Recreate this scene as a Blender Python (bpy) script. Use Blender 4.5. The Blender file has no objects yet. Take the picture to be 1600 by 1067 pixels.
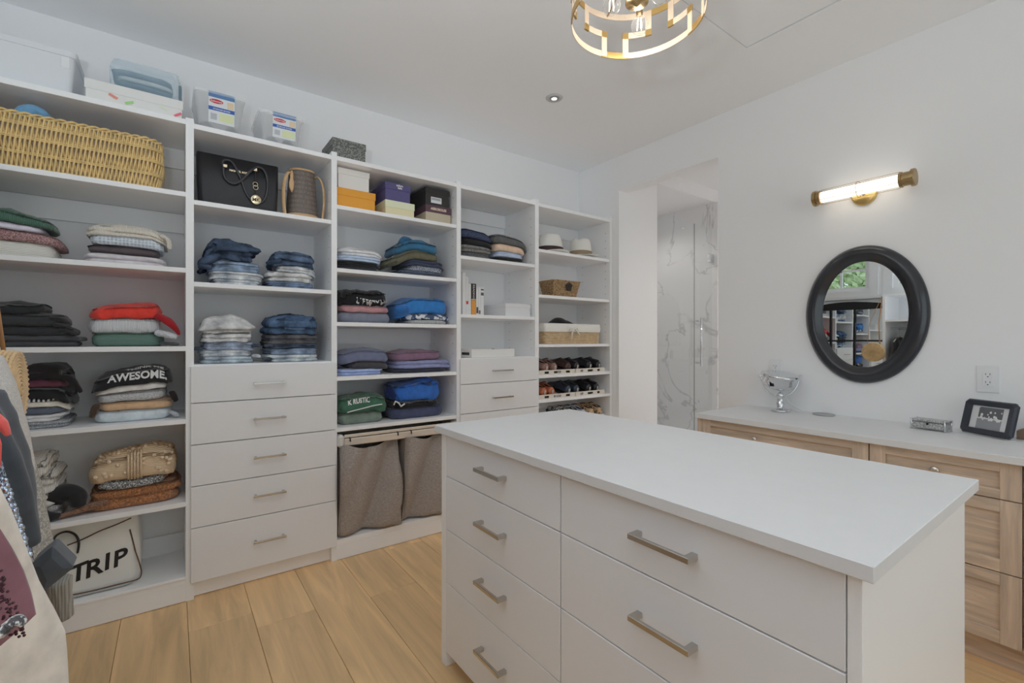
import bpy, math, random
from mathutils import Vector, Matrix, noise as mn
random.seed(7)
R = math.radians
S = bpy.context.scene
COL = S.collection

# ------------------------------------------------------------------ camera
FL, CX, CY, HC, PSI = 724.0, 800.0, 532.0, 1.217, R(53.8)
cam_d = bpy.data.cameras.new('camera')
cam_d.sensor_width = 36
cam_d.lens = FL / 1600 * 36
cam_d.shift_y = -1.5 / 1600
cam_d.clip_start = .02
cam = bpy.data.objects.new('camera', cam_d)
cam.location = (0, 0, HC)
cam.rotation_euler = (R(90), 0, PSI - R(90))
COL.objects.link(cam)
S.camera = cam

S.cycles.diffuse_bounces = 9
S.cycles.max_bounces = 14
# ------------------------------------------------------------------ sky, exposure, area lights
S.view_settings.view_transform = 'Standard'
S.view_settings.look = 'None'
S.view_settings.gamma = 1
S.view_settings.use_curve_mapping = False
S.view_settings.exposure = -0.31
w = bpy.data.worlds.new('sky'); S.world = w; w.use_nodes = True
w.node_tree.nodes['Background'].inputs[0].default_value = (.85, .93, 1, 1)
w.node_tree.nodes['Background'].inputs[1].default_value = 1.5

def point(name, loc, power, r=.03, col=(1, .93, .82)):
    l = bpy.data.lights.new(name, 'POINT'); l.energy = power; l.shadow_soft_size = r; l.color = col
    o = bpy.data.objects.new(name, l); o.location = loc; COL.objects.link(o); return o
def area(name, loc, rot, sx, sy, power, col=(1, 1, 1)):
    l = bpy.data.lights.new(name, 'AREA'); l.shape = 'RECTANGLE'; l.size = sx; l.size_y = sy
    l.energy = power; l.color = col
    o = bpy.data.objects.new(name, l); o.location = loc; o.rotation_euler = rot
    COL.objects.link(o); return o
FILL_COL = (.86, .94, 1)
# unseen fill light added behind the camera, just inside the added rear window
area('window_daylight_rear', (1.2, -1.60, 1.45), (R(128), 0, 0), 2.2, 1.7, 5, FILL_COL)   # fill tilted up to brighten the ceiling and upper back wall
# unseen upward spot added to brighten the ceiling and, by bounce, the room
fl_ = bpy.data.lights.new('bounced_flash', 'SPOT'); fl_.energy = 92; fl_.shadow_soft_size = .06; fl_.spot_size = R(158); fl_.spot_blend = .9; fl_.color = (.845, .93, 1)
fo_ = bpy.data.objects.new('bounced_flash', fl_); fo_.location = (-.3, .1, 1.45); COL.objects.link(fo_)
fo_.rotation_euler = (Vector((-.12, .40, 2.74)) - Vector((-.3, .1, 1.45))).to_track_quat('-Z', 'Y').to_euler()
# recessed ceiling lamps and added bathroom spots
def lamp(loc, power, r=.05, col=(1, .95, .88), cone=150):
    l = bpy.data.lights.new('downlight', 'SPOT'); l.energy = power; l.shadow_soft_size = r; l.color = col
    l.spot_size = R(cone); l.spot_blend = .6
    o = bpy.data.objects.new('downlight', l); o.location = loc; COL.objects.link(o); return o
DOWN = [(1.932, 2.191), (.38, 1.68), (.12, .58)]
for k_, (x, y) in enumerate(DOWN): lamp((x, y, 2.715), (2.8, 6.2, 6.2)[k_], r=.035, col=(.88, .945, 1))
for x, y, p in ((5.55, 1.52, 34), (3.9, 1.3, 22), (7.3, 1.4, 60), (3.85, 3.1, 12)): lamp((x, y, 2.715 if y < 2.6 else 2.60), p, r=.04)  # first lights the reflected fixture; other spots are added to brighten bathroom and shower
CHX, CHY = 1.2, .962
for k in range(3):
    point('chandelier_bulb', (CHX + .085 * math.cos(R(33 + 120 * k)), CHY + .085 * math.sin(R(33 + 120 * k)), 2.278), 1.0, r=.022, col=(1, .96, .92))
for k in (-1, 1): point('sconce_glow', (2.86, .886 + .085 * k, 2.004), .14, r=.03, col=(1, .86, .68))

# ------------------------------------------------------------------ photograph calibration: pixel -> point on a real plane
_f = (math.cos(PSI), math.sin(PSI)); _r = (math.sin(PSI), -math.cos(PSI))
def at_y(u, v, Y):
    a = (u - CX) / FL; dx = _f[0] + a * _r[0]; dy = _f[1] + a * _r[1]; t = Y / dy
    return dx * t, HC + (CY - v) / FL * t
def at_x(u, v, X):
    a = (u - CX) / FL; dx = _f[0] + a * _r[0]; dy = _f[1] + a * _r[1]; t = X / dx
    return dy * t, HC + (CY - v) / FL * t
def px_y(u, Y):              # metres per pixel on the plane y = Y at column u
    a = (u - CX) / FL; return Y / (_f[1] + a * _r[1]) / FL

# ------------------------------------------------------------------ materials
def lin(c):
    return tuple((x / 255 / 12.92) if x / 255 <= .04045 else ((x / 255 + .055) / 1.055) ** 2.4 for x in c[:3]) + (1,)
_mats = {}
def mat(key, col=(200, 200, 200), rough=.5, metal=0, spec=.5, kind=None, col2=None, scale=1, bump=0, emit=0, trans=0, alpha=None, coat=0):
    if key in _mats: return _mats[key]
    m = bpy.data.materials.new(key); m.use_nodes = True
    nt = m.node_tree; N = nt.nodes; L = nt.links
    b = N['Principled BSDF']
    b.inputs['Base Color'].default_value = lin(col)
    b.inputs['Roughness'].default_value = rough
    b.inputs['Metallic'].default_value = metal
    b.inputs['Specular IOR Level'].default_value = spec
    b.inputs['Coat Weight'].default_value = coat
    if trans: b.inputs['Transmission Weight'].default_value = trans
    if emit:
        b.inputs['Emission Color'].default_value = lin(col); b.inputs['Emission Strength'].default_value = emit
    if alpha is not None: b.inputs['Alpha'].default_value = alpha
    def node(t, **kw):
        n = N.new(t)
        for k, v in kw.items():
            if hasattr(n, k): setattr(n, k, v)
            else: n.inputs[k].default_value = v
        return n
    tc = N.new('ShaderNodeTexCoord'); mp = N.new('ShaderNodeMapping')
    L.new(tc.outputs['Object'], mp.inputs[0])
    def ramp(src, c1, c2, p0=.35, p1=.65):
        r = N.new('ShaderNodeValToRGB'); r.color_ramp.elements[0].position = p0; r.color_ramp.elements[1].position = p1
        r.color_ramp.elements[0].color = lin(c1); r.color_ramp.elements[1].color = lin(c2)
        L.new(src, r.inputs[0]); return r
    def dobump(src, strength, dist=.004):
        bm = N.new('ShaderNodeBump'); bm.inputs['Strength'].default_value = strength; bm.inputs['Distance'].default_value = dist
        L.new(src, bm.inputs['Height']); L.new(bm.outputs[0], b.inputs['Normal'])
    d = tuple(max(0, c * .93) for c in col)
    l = tuple(min(255, c * 1.03) for c in col)
    if kind == 'cotton':
        n = node('ShaderNodeTexNoise', Scale=30 * scale, Detail=4.0); L.new(mp.outputs[0], n.inputs[0])
        r = ramp(n.outputs[0], d, l); L.new(r.outputs[0], b.inputs[0]); 
        n2 = node('ShaderNodeTexNoise', Scale=420.0, Detail=2.0); L.new(mp.outputs[0], n2.inputs[0]); dobump(n2.outputs[0], .15, .002)
        b.inputs['Sheen Weight'].default_value = .25
    elif kind == 'rib':
        wv = node('ShaderNodeTexWave', Scale=60.0 * scale, Distortion=.6); wv.inputs['Detail Scale'].default_value = 2; L.new(mp.outputs[0], wv.inputs[0])
        mp.inputs['Scale'].default_value = (1, .12, .02)
        r = ramp(wv.outputs[1], tuple(c * .90 for c in col), l, .1, .6); L.new(r.outputs[0], b.inputs[0]); dobump(wv.outputs[1], .5, .004)
        b.inputs['Sheen Weight'].default_value = .3
    elif kind == 'ribh':
        wv = node('ShaderNodeTexWave', Scale=48.0 * scale, Distortion=.8, bands_direction='Z'); L.new(mp.outputs[0], wv.inputs[0])
        r = ramp(wv.outputs[1], tuple(c * .90 for c in col), l, .1, .6); L.new(r.outputs[0], b.inputs[0]); dobump(wv.outputs[1], .5, .004)
    elif kind == 'waffle':
        v = node('ShaderNodeTexVoronoi', Scale=75.0 * scale, Randomness=.15); L.new(mp.outputs[0], v.inputs[0])
        r = ramp(v.outputs[0], tuple(c * .8 for c in col), l, .1, .6); L.new(r.outputs[0], b.inputs[0]); dobump(v.outputs[0], .8, .006)
    elif kind == 'tweed':
        n = node('ShaderNodeTexNoise', Scale=190.0 * scale, Detail=3.0, Roughness=.8); L.new(mp.outputs[0], n.inputs[0])
        r = ramp(n.outputs[0], col, col2 or (230, 230, 230), .47, .56); L.new(r.outputs[0], b.inputs[0]); dobump(n.outputs[0], .9, .006)
    elif kind == 'denim':
        n = node('ShaderNodeTexNoise', Scale=14.0 * scale, Detail=5.0, Roughness=.65); L.new(mp.outputs[0], n.inputs[0])
        r = ramp(n.outputs[0], tuple(c * .74 for c in col), tuple(min(255, c * 1.28 + 6) for c in col), .33, .68); L.new(r.outputs[0], b.inputs[0])
        n2 = node('ShaderNodeTexNoise', Scale=350.0, Detail=2.0); L.new(mp.outputs[0], n2.inputs[0]); dobump(n2.outputs[0], .6, .003)
    elif kind == 'fleece':
        n = node('ShaderNodeTexNoise', Scale=120.0 * scale, Detail=5.0, Roughness=.75); L.new(mp.outputs[0], n.inputs[0])
        r = ramp(n.outputs[0], tuple(c * .6 for c in col), tuple(min(255, c * 1.2) for c in col), .35, .65); L.new(r.outputs[0], b.inputs[0]); dobump(n.outputs[0], 1, .012)
        b.inputs['Sheen Weight'].default_value = .4
    elif kind == 'stripe':
        wv = node('ShaderNodeTexWave', Scale=22.0 * scale, Distortion=.5); L.new(mp.outputs[0], wv.inputs[0])
        r = ramp(wv.outputs[1], col, col2 or (230, 230, 230), .45, .55); L.new(r.outputs[0], b.inputs[0])
    elif kind == 'blotch':
        v = node('ShaderNodeTexNoise', Scale=26.0 * scale, Detail=2.0, Roughness=.6); L.new(mp.outputs[0], v.inputs[0])
        r = ramp(v.outputs[0], col, col2 or (230, 230, 230), .48, .53); L.new(r.outputs[0], b.inputs[0])
    elif kind == 'leopard':
        v = node('ShaderNodeTexVoronoi', Scale=60.0 * scale, Randomness=.9); L.new(mp.outputs[0], v.inputs[0])
        r = ramp(v.outputs[0], col, col2 or (200, 165, 125), .3, .42); L.new(r.outputs[0], b.inputs[0])
    elif kind == 'linen':
        n = node('ShaderNodeTexNoise', Scale=190.0, Detail=2.0); L.new(mp.outputs[0], n.inputs[0]); mp.inputs['Scale'].default_value = (3, 3, .35)
        n3 = node('ShaderNodeTexNoise', Scale=190.0, Detail=2.0)
        mp2 = N.new('ShaderNodeMapping'); mp2.inputs['Scale'].default_value = (.35, .35, 3); L.new(tc.outputs['Object'], mp2.inputs[0]); L.new(mp2.outputs[0], n3.inputs[0])
        mx = node('ShaderNodeMath', operation='ADD'); L.new(n.outputs[0], mx.inputs[0]); L.new(n3.outputs[0], mx.inputs[1])
        mh = node('ShaderNodeMath', operation='MULTIPLY'); L.new(mx.outputs[0], mh.inputs[0]); mh.inputs[1].default_value = .5
        r = ramp(mh.outputs[0], tuple(c * .84 for c in col), tuple(min(255, c * 1.14) for c in col), .35, .65); L.new(r.outputs[0], b.inputs[0]); dobump(mh.outputs[0], .6, .003)
    elif kind in ('woodx', 'woody', 'woodz'):
        sc = {'woodx': (1.2, 14, 14), 'woody': (14, 1.2, 14), 'woodz': (14, 14, 1.2)}[kind]
        mp.inputs['Scale'].default_value = tuple(s * scale for s in sc)
        oi = N.new('ShaderNodeObjectInfo'); cb = N.new('ShaderNodeVectorMath'); cb.operation = 'SCALE'
        cx = N.new('ShaderNodeCombineXYZ')
        for k in range(3): L.new(oi.outputs['Random'], cx.inputs[k])
        L.new(cx.outputs[0], cb.inputs[0]); cb.inputs['Scale'].default_value = 37
        L.new(cb.outputs[0], mp.inputs['Location'])
        n0 = node('ShaderNodeTexNoise', Scale=.8, Detail=2.0, Distortion=.4); L.new(mp.outputs[0], n0.inputs[0])
        mu = node('ShaderNodeMath', operation='MULTIPLY'); L.new(n0.outputs[0], mu.inputs[0]); mu.inputs[1].default_value = 9.0
        sn = node('ShaderNodeMath', operation='SINE'); L.new(mu.outputs[0], sn.inputs[0])
        n = node('ShaderNodeTexNoise', Scale=2.2 if kind != 'woody' else 1.1, Detail=7.0, Roughness=.6, Distortion=.7); L.new(mp.outputs[0], n.inputs[0])
        ma = node('ShaderNodeMath', operation='MULTIPLY_ADD'); L.new(sn.outputs[0], ma.inputs[0]); ma.inputs[1].default_value = .05; L.new(n.outputs[0], ma.inputs[2])
        lo, hi = (.90, 1.05) if kind == 'woody' else (.88, 1.08)
        r = ramp(ma.outputs[0], tuple(c * lo for c in col), tuple(min(255, c * hi) for c in col), .32, .68)
        hs = N.new('ShaderNodeHueSaturation'); L.new(r.outputs[0], hs.inputs['Color'])
        mr = N.new('ShaderNodeMapRange'); mr.inputs['To Min'].default_value = 1 - .07 * (1 if kind == 'woody' else .4); mr.inputs['To Max'].default_value = 1 + .06 * (1 if kind == 'woody' else .4)
        L.new(oi.outputs['Random'], mr.inputs[0]); L.new(mr.outputs[0], hs.inputs['Value'])
        out = hs.outputs[0]
        if kind == 'woody':   # knots
            mk = N.new('ShaderNodeMapping'); L.new(tc.outputs['Object'], mk.inputs[0]); mk.inputs['Scale'].default_value = (4.2, 2.3, 1)
            L.new(cb.outputs[0], mk.inputs['Location'])
            vo = node('ShaderNodeTexVoronoi', Scale=1.0, Randomness=1.0); L.new(mk.outputs[0], vo.inputs[0])
            kr = ramp(vo.outputs[0], (95, 66, 44), (255, 255, 255), .02, .085)
            mxk = N.new('ShaderNodeMix'); mxk.data_type = 'RGBA'; mxk.blend_type = 'MULTIPLY'; mxk.inputs[0].default_value = 1.5
            L.new(out, mxk.inputs[6]); L.new(kr.outputs[0], mxk.inputs[7]); out = mxk.outputs[2]
        L.new(out, b.inputs[0]); dobump(n.outputs[0], .12, .002)
    elif kind == 'marble':
        mp.inputs['Rotation'].default_value = (R(35), R(20), R(10))
        n0 = node('ShaderNodeTexNoise', Scale=1.5, Detail=6.0, Roughness=.55, Distortion=.8); L.new(mp.outputs[0], n0.inputs[0])
        s = node('ShaderNodeMath', operation='SUBTRACT'); L.new(n0.outputs[0], s.inputs[0]); s.inputs[1].default_value = .5
        a = node('ShaderNodeMath', operation='ABSOLUTE'); L.new(s.outputs[0], a.inputs[0])
        r = ramp(a.outputs[0], col2 or (170, 170, 172), col, 0, .018)
        n1 = node('ShaderNodeTexNoise', Scale=1.4, Detail=2.0); L.new(mp.outputs[0], n1.inputs[0])
        r1 = ramp(n1.outputs[0], (0, 0, 0), (255, 255, 255), .36, .5)
        mx = N.new('ShaderNodeMix'); mx.data_type = 'RGBA'; L.new(r1.outputs[0], mx.inputs[0]); mx.inputs[6].default_value = lin(col); L.new(r.outputs[0], mx.inputs[7])
        L.new(mx.outputs[2], b.inputs[0])
    elif kind == 'plaster':
        n = node('ShaderNodeTexNoise', Scale=220.0, Detail=3.0); L.new(mp.outputs[0], n.inputs[0]); dobump(n.outputs[0], .05, .001)
    elif kind == 'quartz':
        n = node('ShaderNodeTexNoise', Scale=16.0, Detail=5.0); L.new(mp.outputs[0], n.inputs[0])
        r = ramp(n.outputs[0], tuple(c * .992 for c in col), col); L.new(r.outputs[0], b.inputs[0])
    elif kind == 'leather':
        v = node('ShaderNodeTexVoronoi', Scale=260.0 * scale); L.new(mp.outputs[0], v.inputs[0]); dobump(v.outputs[0], .35, .002)
    _mats[key] = m
    return m

def tone(c, k=1.3, ds=.16):
    """surface colour of a thing from its colour as photographed in this dim, flat light"""
    m = sum(c) / 3; c = [x + (m - x) * ds for x in c]; k = min(k, 238 / max(c)) if max(c) > 0 else k
    return tuple(x * k for x in c)
def fab(kind, col, col2=None, scale=1):
    g = (lambda c: tone(c, 1.38, .30)) if kind == 'denim' else tone
    col = g(col); col2 = g(col2) if col2 else None
    return mat(f'{kind}_{"_".join(str(int(c)) for c in col)}', col, rough=.9, spec=.15, kind=kind, col2=col2, scale=scale)

def clear(key, tint, alpha, rough=.08):
    """thin clear plastic or glass: mostly transparent, partly glossy"""
    if key in _mats: return _mats[key]
    m = bpy.data.materials.new(key); m.use_nodes = True; nt = m.node_tree; nt.nodes.clear()
    o = nt.nodes.new('ShaderNodeOutputMaterial'); t = nt.nodes.new('ShaderNodeBsdfTransparent'); p = nt.nodes.new('ShaderNodeBsdfPrincipled')
    p.inputs['Base Color'].default_value = lin(tint); p.inputs['Roughness'].default_value = rough
    x = nt.nodes.new('ShaderNodeMixShader'); fr = nt.nodes.new('ShaderNodeFresnel'); fr.inputs[0].default_value = 1.5
    ad = nt.nodes.new('ShaderNodeMath'); ad.operation = 'ADD'; ad.use_clamp = True; ad.inputs[1].default_value = alpha
    ge = nt.nodes.new('ShaderNodeNewGeometry'); iv = nt.nodes.new('ShaderNodeMath'); iv.operation = 'SUBTRACT'; iv.inputs[0].default_value = 1; nt.links.new(ge.outputs['Backfacing'], iv.inputs[1])
    mm = nt.nodes.new('ShaderNodeMath'); mm.operation = 'MULTIPLY'; nt.links.new(ad.outputs[0], mm.inputs[0]); nt.links.new(iv.outputs[0], mm.inputs[1])
    nt.links.new(fr.outputs[0], ad.inputs[0]); nt.links.new(mm.outputs[0], x.inputs[0])
    nt.links.new(t.outputs[0], x.inputs[1]); nt.links.new(p.outputs[0], x.inputs[2]); nt.links.new(x.outputs[0], o.inputs[0])
    _mats[key] = m; return m

def glass(key, tint=(246, 250, 249)):
    """flat pane: transparent with a mirror-like Fresnel reflection"""
    if key in _mats: return _mats[key]
    m = bpy.data.materials.new(key); m.use_nodes = True; nt = m.node_tree; nt.nodes.clear()
    o = nt.nodes.new('ShaderNodeOutputMaterial'); t = nt.nodes.new('ShaderNodeBsdfTransparent'); t.inputs[0].default_value = lin(tint)
    g = nt.nodes.new('ShaderNodeBsdfGlossy'); g.inputs['Roughness'].default_value = 0
    x = nt.nodes.new('ShaderNodeMixShader'); fr = nt.nodes.new('ShaderNodeFresnel'); fr.inputs[0].default_value = 1.5
    mu = nt.nodes.new('ShaderNodeMath'); mu.operation = 'MULTIPLY'; mu.inputs[1].default_value = 1.4; mu.use_clamp = True
    ge = nt.nodes.new('ShaderNodeNewGeometry'); iv = nt.nodes.new('ShaderNodeMath'); iv.operation = 'SUBTRACT'; iv.inputs[0].default_value = 1; nt.links.new(ge.outputs['Backfacing'], iv.inputs[1])
    mm = nt.nodes.new('ShaderNodeMath'); mm.operation = 'MULTIPLY'; nt.links.new(mu.outputs[0], mm.inputs[0]); nt.links.new(iv.outputs[0], mm.inputs[1])
    nt.links.new(fr.outputs[0], mu.inputs[0]); nt.links.new(mm.outputs[0], x.inputs[0])
    nt.links.new(t.outputs[0], x.inputs[1]); nt.links.new(g.outputs[0], x.inputs[2]); nt.links.new(x.outputs[0], o.inputs[0])
    _mats[key] = m; return m

M_WALL = mat('wall_paint', (248, 248, 249), rough=.75, spec=.25, kind='plaster')
M_CEIL = mat('ceiling_paint', (249, 249, 250), rough=.85, spec=.2, kind='plaster')
M_MEL = mat('white_melamine', (250, 250, 251), rough=.38)
M_MELF = mat('white_drawer_front', (240, 240, 242), rough=.3)
M_QUARTZ = mat('white_quartz', (232, 232, 233), rough=.42, kind='quartz')
M_NICK = mat('brushed_nickel', (200, 196, 190), rough=.2, metal=1)
M_CHROME = mat('chrome', (225, 227, 230), rough=.06, metal=1)
M_BRASS = mat('aged_brass', (178, 154, 114), rough=.32, metal=1)
M_BRASSL = mat('satin_champagne_brass', (222, 202, 178), rough=.5, metal=.15)
M_BLACK = mat('black_satin', (20, 20, 22), rough=.4)
M_DARK = mat('dark_gap', (40, 38, 36), rough=.9)  # shade of gaps put into the colour; also small dark fittings
M_MARBLE = mat('veined_marble', (236, 236, 237), rough=.12, kind='marble', col2=(200, 200, 202))
M_TRIM = mat('white_trim', (240, 240, 241), rough=.4)
M_WHITE = mat('white_plastic', (240, 241, 243), rough=.35)

# ------------------------------------------------------------------ mesh builder
ORG = {}
class MB:
    def __init__(s): s.v = []; s.f = []; s.sm = []
    def add(s, verts, faces, smooth=False):
        k = len(s.v); s.v += [tuple(p) for p in verts]
        s.f += [tuple(i + k for i in f) for f in faces]; s.sm += [smooth] * len(faces); return s
    def box(s, x0, x1, y0, y1, z0, z1, c=0):
        if x0 > x1: x0, x1 = x1, x0
        if y0 > y1: y0, y1 = y1, y0
        if z0 > z1: z0, z1 = z1, z0
        if c <= 0:
            return s.add([(x0, y0, z0), (x1, y0, z0), (x1, y1, z0), (x0, y1, z0), (x0, y0, z1), (x1, y0, z1), (x1, y1, z1), (x0, y1, z1)],
                  [(0, 3, 2, 1), (4, 5, 6, 7), (0, 1, 5, 4), (1, 2, 6, 5), (2, 3, 7, 6), (3, 0, 4, 7)])
        c = min(c, (x1 - x0) * .45, (y1 - y0) * .45, (z1 - z0) * .45)
        X = (x0, x1); Y = (y0, y1); Z = (z0, z1); V = []; idx = {}
        for i in (0, 1):
            for j in (0, 1):
                for k in (0, 1):
                    sx, sy, sz = (1 - 2 * i) * c, (1 - 2 * j) * c, (1 - 2 * k) * c
                    for a in range(3):
                        p = [X[i] + sx, Y[j] + sy, Z[k] + sz]; p[a] = (X[i], Y[j], Z[k])[a]
                        idx[i, j, k, a] = len(V); V.append(tuple(p))
        F = []
        for a in range(3):
            o = [q for q in range(3) if q != a]
            for side in (0, 1):
                q = []
                for u_, v_ in ((0, 0), (1, 0), (1, 1), (0, 1)):
                    t = [0, 0, 0]; t[a] = side; t[o[0]] = u_; t[o[1]] = v_; q.append(idx[t[0], t[1], t[2], a])
                if (side == 1) == (a == 1): q.reverse()
                F.append(tuple(q))
        for a in range(3):
            o = [q for q in range(3) if q != a]
            for u_ in (0, 1):
                for v_ in (0, 1):
                    t0 = [0, 0, 0]; t1 = [0, 0, 0]; t1[a] = 1
                    for t in (t0, t1): t[o[0]] = u_; t[o[1]] = v_
                    q = [idx[(*t0, o[0])], idx[(*t0, o[1])], idx[(*t1, o[1])], idx[(*t1, o[0])]]
                    if ((u_ + v_) % 2 == 0) == (a != 1): q.reverse()
                    F.append(tuple(q))
        for i in (0, 1):
            for j in (0, 1):
                for k in (0, 1):
                    q = [idx[i, j, k, 0], idx[i, j, k, 1], idx[i, j, k, 2]]
                    if (i + j + k) % 2 == 0: q.reverse()
                    F.append(tuple(q))
        return s.add(V, F)
    def loft(s, rings, closed=True, caps=True, smooth=True, loop=False):
        n = len(rings[0]); V = [p for r in rings for p in r]; F = []
        m = len(rings); rng = m if loop else m - 1
        for i in range(rng):
            a, b = i * n, ((i + 1) % m) * n
            for j in range(n if closed else n - 1):
                k = (j + 1) % n; F.append((a + j, a + k, b + k, b + j))
        s.add(V, F, smooth)
        if caps and not loop and closed:
            k = len(s.v) - len(V)
            s.f.append(tuple(k + i for i in reversed(range(n)))); s.sm.append(False)
            s.f.append(tuple(k + (m - 1) * n + i for i in range(n))); s.sm.append(False)
        return s
    def tube(s, pts, r, n=8, loop=False, caps=True, flat=None, ridge=0, nr=5):
        P = [Vector(p) for p in pts]; rings = []; prev = None; m = len(P)
        for i, p in enumerate(P):
            a = P[(i - 1) % m] if (loop or i > 0) else P[0]; b = P[(i + 1) % m] if (loop or i < m - 1) else P[-1]
            t = (b - a).normalized() if (b - a).length > 1e-9 else Vector((0, 0, 1))
            if prev is None:
                up = Vector((0, 0, 1)) if abs(t.z) < .9 else Vector((1, 0, 0))
                nx = t.cross(up).normalized()
            else: nx = (prev - t * prev.dot(t)).normalized()
            prev = nx; ny = t.cross(nx); rr = r[i] if isinstance(r, (list, tuple)) else r
            fx, fy = flat or (1, 1)
            rings.append([tuple(p + (nx * math.cos(q) * fx + ny * math.sin(q) * fy) * rr * (1 + ridge * math.sin(nr * q + i * .22))) for q in [2 * math.pi * k / n for k in range(n)]])
        return s.loft(rings, caps=caps, loop=loop)
    def lathe(s, prof, c=(0, 0, 0), n=32, axis='z', sx=1, sy=1, smooth=True, caps=True):
        rings = []
        for r, h in prof:
            ring = []
            for k in range(n):
                q = 2 * math.pi * k / n; a, b = r * math.cos(q) * sx, r * math.sin(q) * sy
                p = {'z': (a, b, h), 'x': (h, a, b), 'y': (b, h, a)}[axis]
                ring.append((c[0] + p[0], c[1] + p[1], c[2] + p[2]))
            rings.append(ring)
        return s.loft(rings, smooth=smooth, caps=caps)
    def ball(s, c, r, n=12, sz=1):
        return s.lathe([(max(1e-4, math.sin(math.pi * i / (n // 2 + 2))) * r, -math.cos(math.pi * i / (n // 2 + 2)) * r * sz) for i in range(n // 2 + 3)], c, n)
    def prism(s, poly, axis, a0, a1):
        """poly: 2D outline in the two other axes; extruded along axis from a0 to a1"""
        def P(p, a): return {'x': (a, p[0], p[1]), 'y': (p[0], a, p[1]), 'z': (p[0], p[1], a)}[axis]
        return s.loft([[P(p, a0) for p in poly], [P(p, a1) for p in poly]], smooth=False)
    def xf(s, M):
        s.v = [tuple(M @ Vector(p)) for p in s.v]; return s
    def build(s, name, m, parent=None, bevel=0, label=None, kind=None, auto=False, sub=0, recalc=False):
        me = bpy.data.meshes.new(name)
        org = ORG.get(parent.name, Vector((0, 0, 0))) if parent else Vector((0, 0, 0))
        if parent is None and s.v:
            xs = [p[0] for p in s.v]; ys = [p[1] for p in s.v]; zs = [p[2] for p in s.v]
            org = Vector(((min(xs) + max(xs)) / 2, (min(ys) + max(ys)) / 2, min(zs)))
        me.from_pydata([(p[0] - org.x, p[1] - org.y, p[2] - org.z) for p in s.v], [], s.f)
        me.polygons.foreach_set('use_smooth', s.sm); me.materials.append(m)
        if recalc or True:
            import bmesh
            bm = bmesh.new(); bm.from_mesh(me); bmesh.ops.recalc_face_normals(bm, faces=bm.faces); bm.to_mesh(me); bm.free()
        o = bpy.data.objects.new(name, me); COL.objects.link(o)
        if parent: o.parent = parent
        else: o.location = org
        ORG[o.name] = org
        if bevel:
            b = o.modifiers.new('bevel', 'BEVEL'); b.width = bevel; b.segments = 2; b.limit_method = 'ANGLE'
        if sub:
            b = o.modifiers.new('subdivision', 'SUBSURF'); b.levels = sub; b.render_levels = sub
        if label: o['label'] = label
        if kind: o['kind'] = kind
        return o

def thing(name, label, cat, loc, group=None):
    o = bpy.data.objects.new(name, None); COL.objects.link(o); o.location = loc; o.empty_display_size = .05
    o['label'] = label; o['category'] = cat
    if group: o['group'] = group
    ORG[o.name] = Vector(loc); return o
def tag(o, label, cat, group=None):
    o['label'] = label; o['category'] = cat
    if group: o['group'] = group
    return o
def bx(name, m, parent, *b, bevel=0.0, **kw):
    return MB().box(*b, bevel).build(name, m, parent, **kw)
def struct(name, mb, m): return mb.build(name, m, kind='structure')

def text_verts(txt, size, shear=0, bold=0.0, align='CENTER', ext=.0008, space=1.0):
    cu = bpy.data.curves.new('lettering', 'FONT'); cu.body = txt; cu.size = size; cu.shear = shear; cu.offset = bold
    cu.extrude = ext; cu.align_x = align; cu.resolution_u = 3; cu.space_character = space
    o = bpy.data.objects.new('lettering', cu); COL.objects.link(o)
    dg = bpy.context.evaluated_depsgraph_get(); me = bpy.data.meshes.new_from_object(o.evaluated_get(dg))
    V = [tuple(v.co) for v in me.vertices]; F = [tuple(p.vertices) for p in me.polygons]
    bpy.data.objects.remove(o); bpy.data.curves.remove(cu); bpy.data.meshes.remove(me)
    return V, F
def text(txt, size, fn, m, parent, name='printed_lettering', label=None, shrink=None, **kw):
    V, F = text_verts(txt, size, **kw)
    o = MB().add([fn(*p) for p in V], F).build(name, m, parent, label=label)
    if shrink is not None:
        sw = o.modifiers.new('wrap', 'SHRINKWRAP'); sw.target = shrink; sw.offset = .0012; sw.wrap_mode = 'ABOVE_SURFACE'
    return o

def copy_tree(o, loc=None, label=None):
    r = o.copy(); COL.objects.link(r)
    if loc is not None: r.location = loc
    if label: r['label'] = label
    for ch in list(o.children):
        c = ch.copy(); COL.objects.link(c); c.parent = r
        for g in ch.children:
            d = g.copy(); COL.objects.link(d); d.parent = c
    return r
# ================================================================== ROOM SHELL
XR, YB, XL, YF, ZC = 2.978, 3.036, -.93, -1.68, 2.74
def wall_with_holes_x(x0, x1, ya, yb, za, zb, holes):
    """wall slab between x0 and x1 with rectangular holes (y0,y1,z0,z1), holes sorted by y and not overlapping"""
    mb = MB(); y = ya
    for h in sorted(holes):
        if h[0] > y: mb.box(x0, x1, y, h[0], za, zb)
        if h[2] > za: mb.box(x0, x1, h[0], h[1], za, h[2])
        if h[3] < zb: mb.box(x0, x1, h[0], h[1], h[3], zb)
        y = h[1]
    if y < yb: mb.box(x0, x1, y, yb, za, zb)
    return mb
DOOR = (1.706, 2.572, 0.0, 2.456)
struct('wall_right', wall_with_holes_x(XR, XR + .11, YF, YB, 0, ZC, [DOOR]), M_WALL)
struct('wall_back', MB().box(XL - .12, XR + .11, YB, YB + .12, 0, ZC), M_WALL)
WINS = [(1.99, 2.63, 1.84, 2.56), (1.13, 1.76, 1.84, 2.56), (.25, .88, 1.84, 2.56)]
struct('wall_left', wall_with_holes_x(XL - .12, XL, YF, YB, 0, ZC, WINS), M_WALL)
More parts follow.
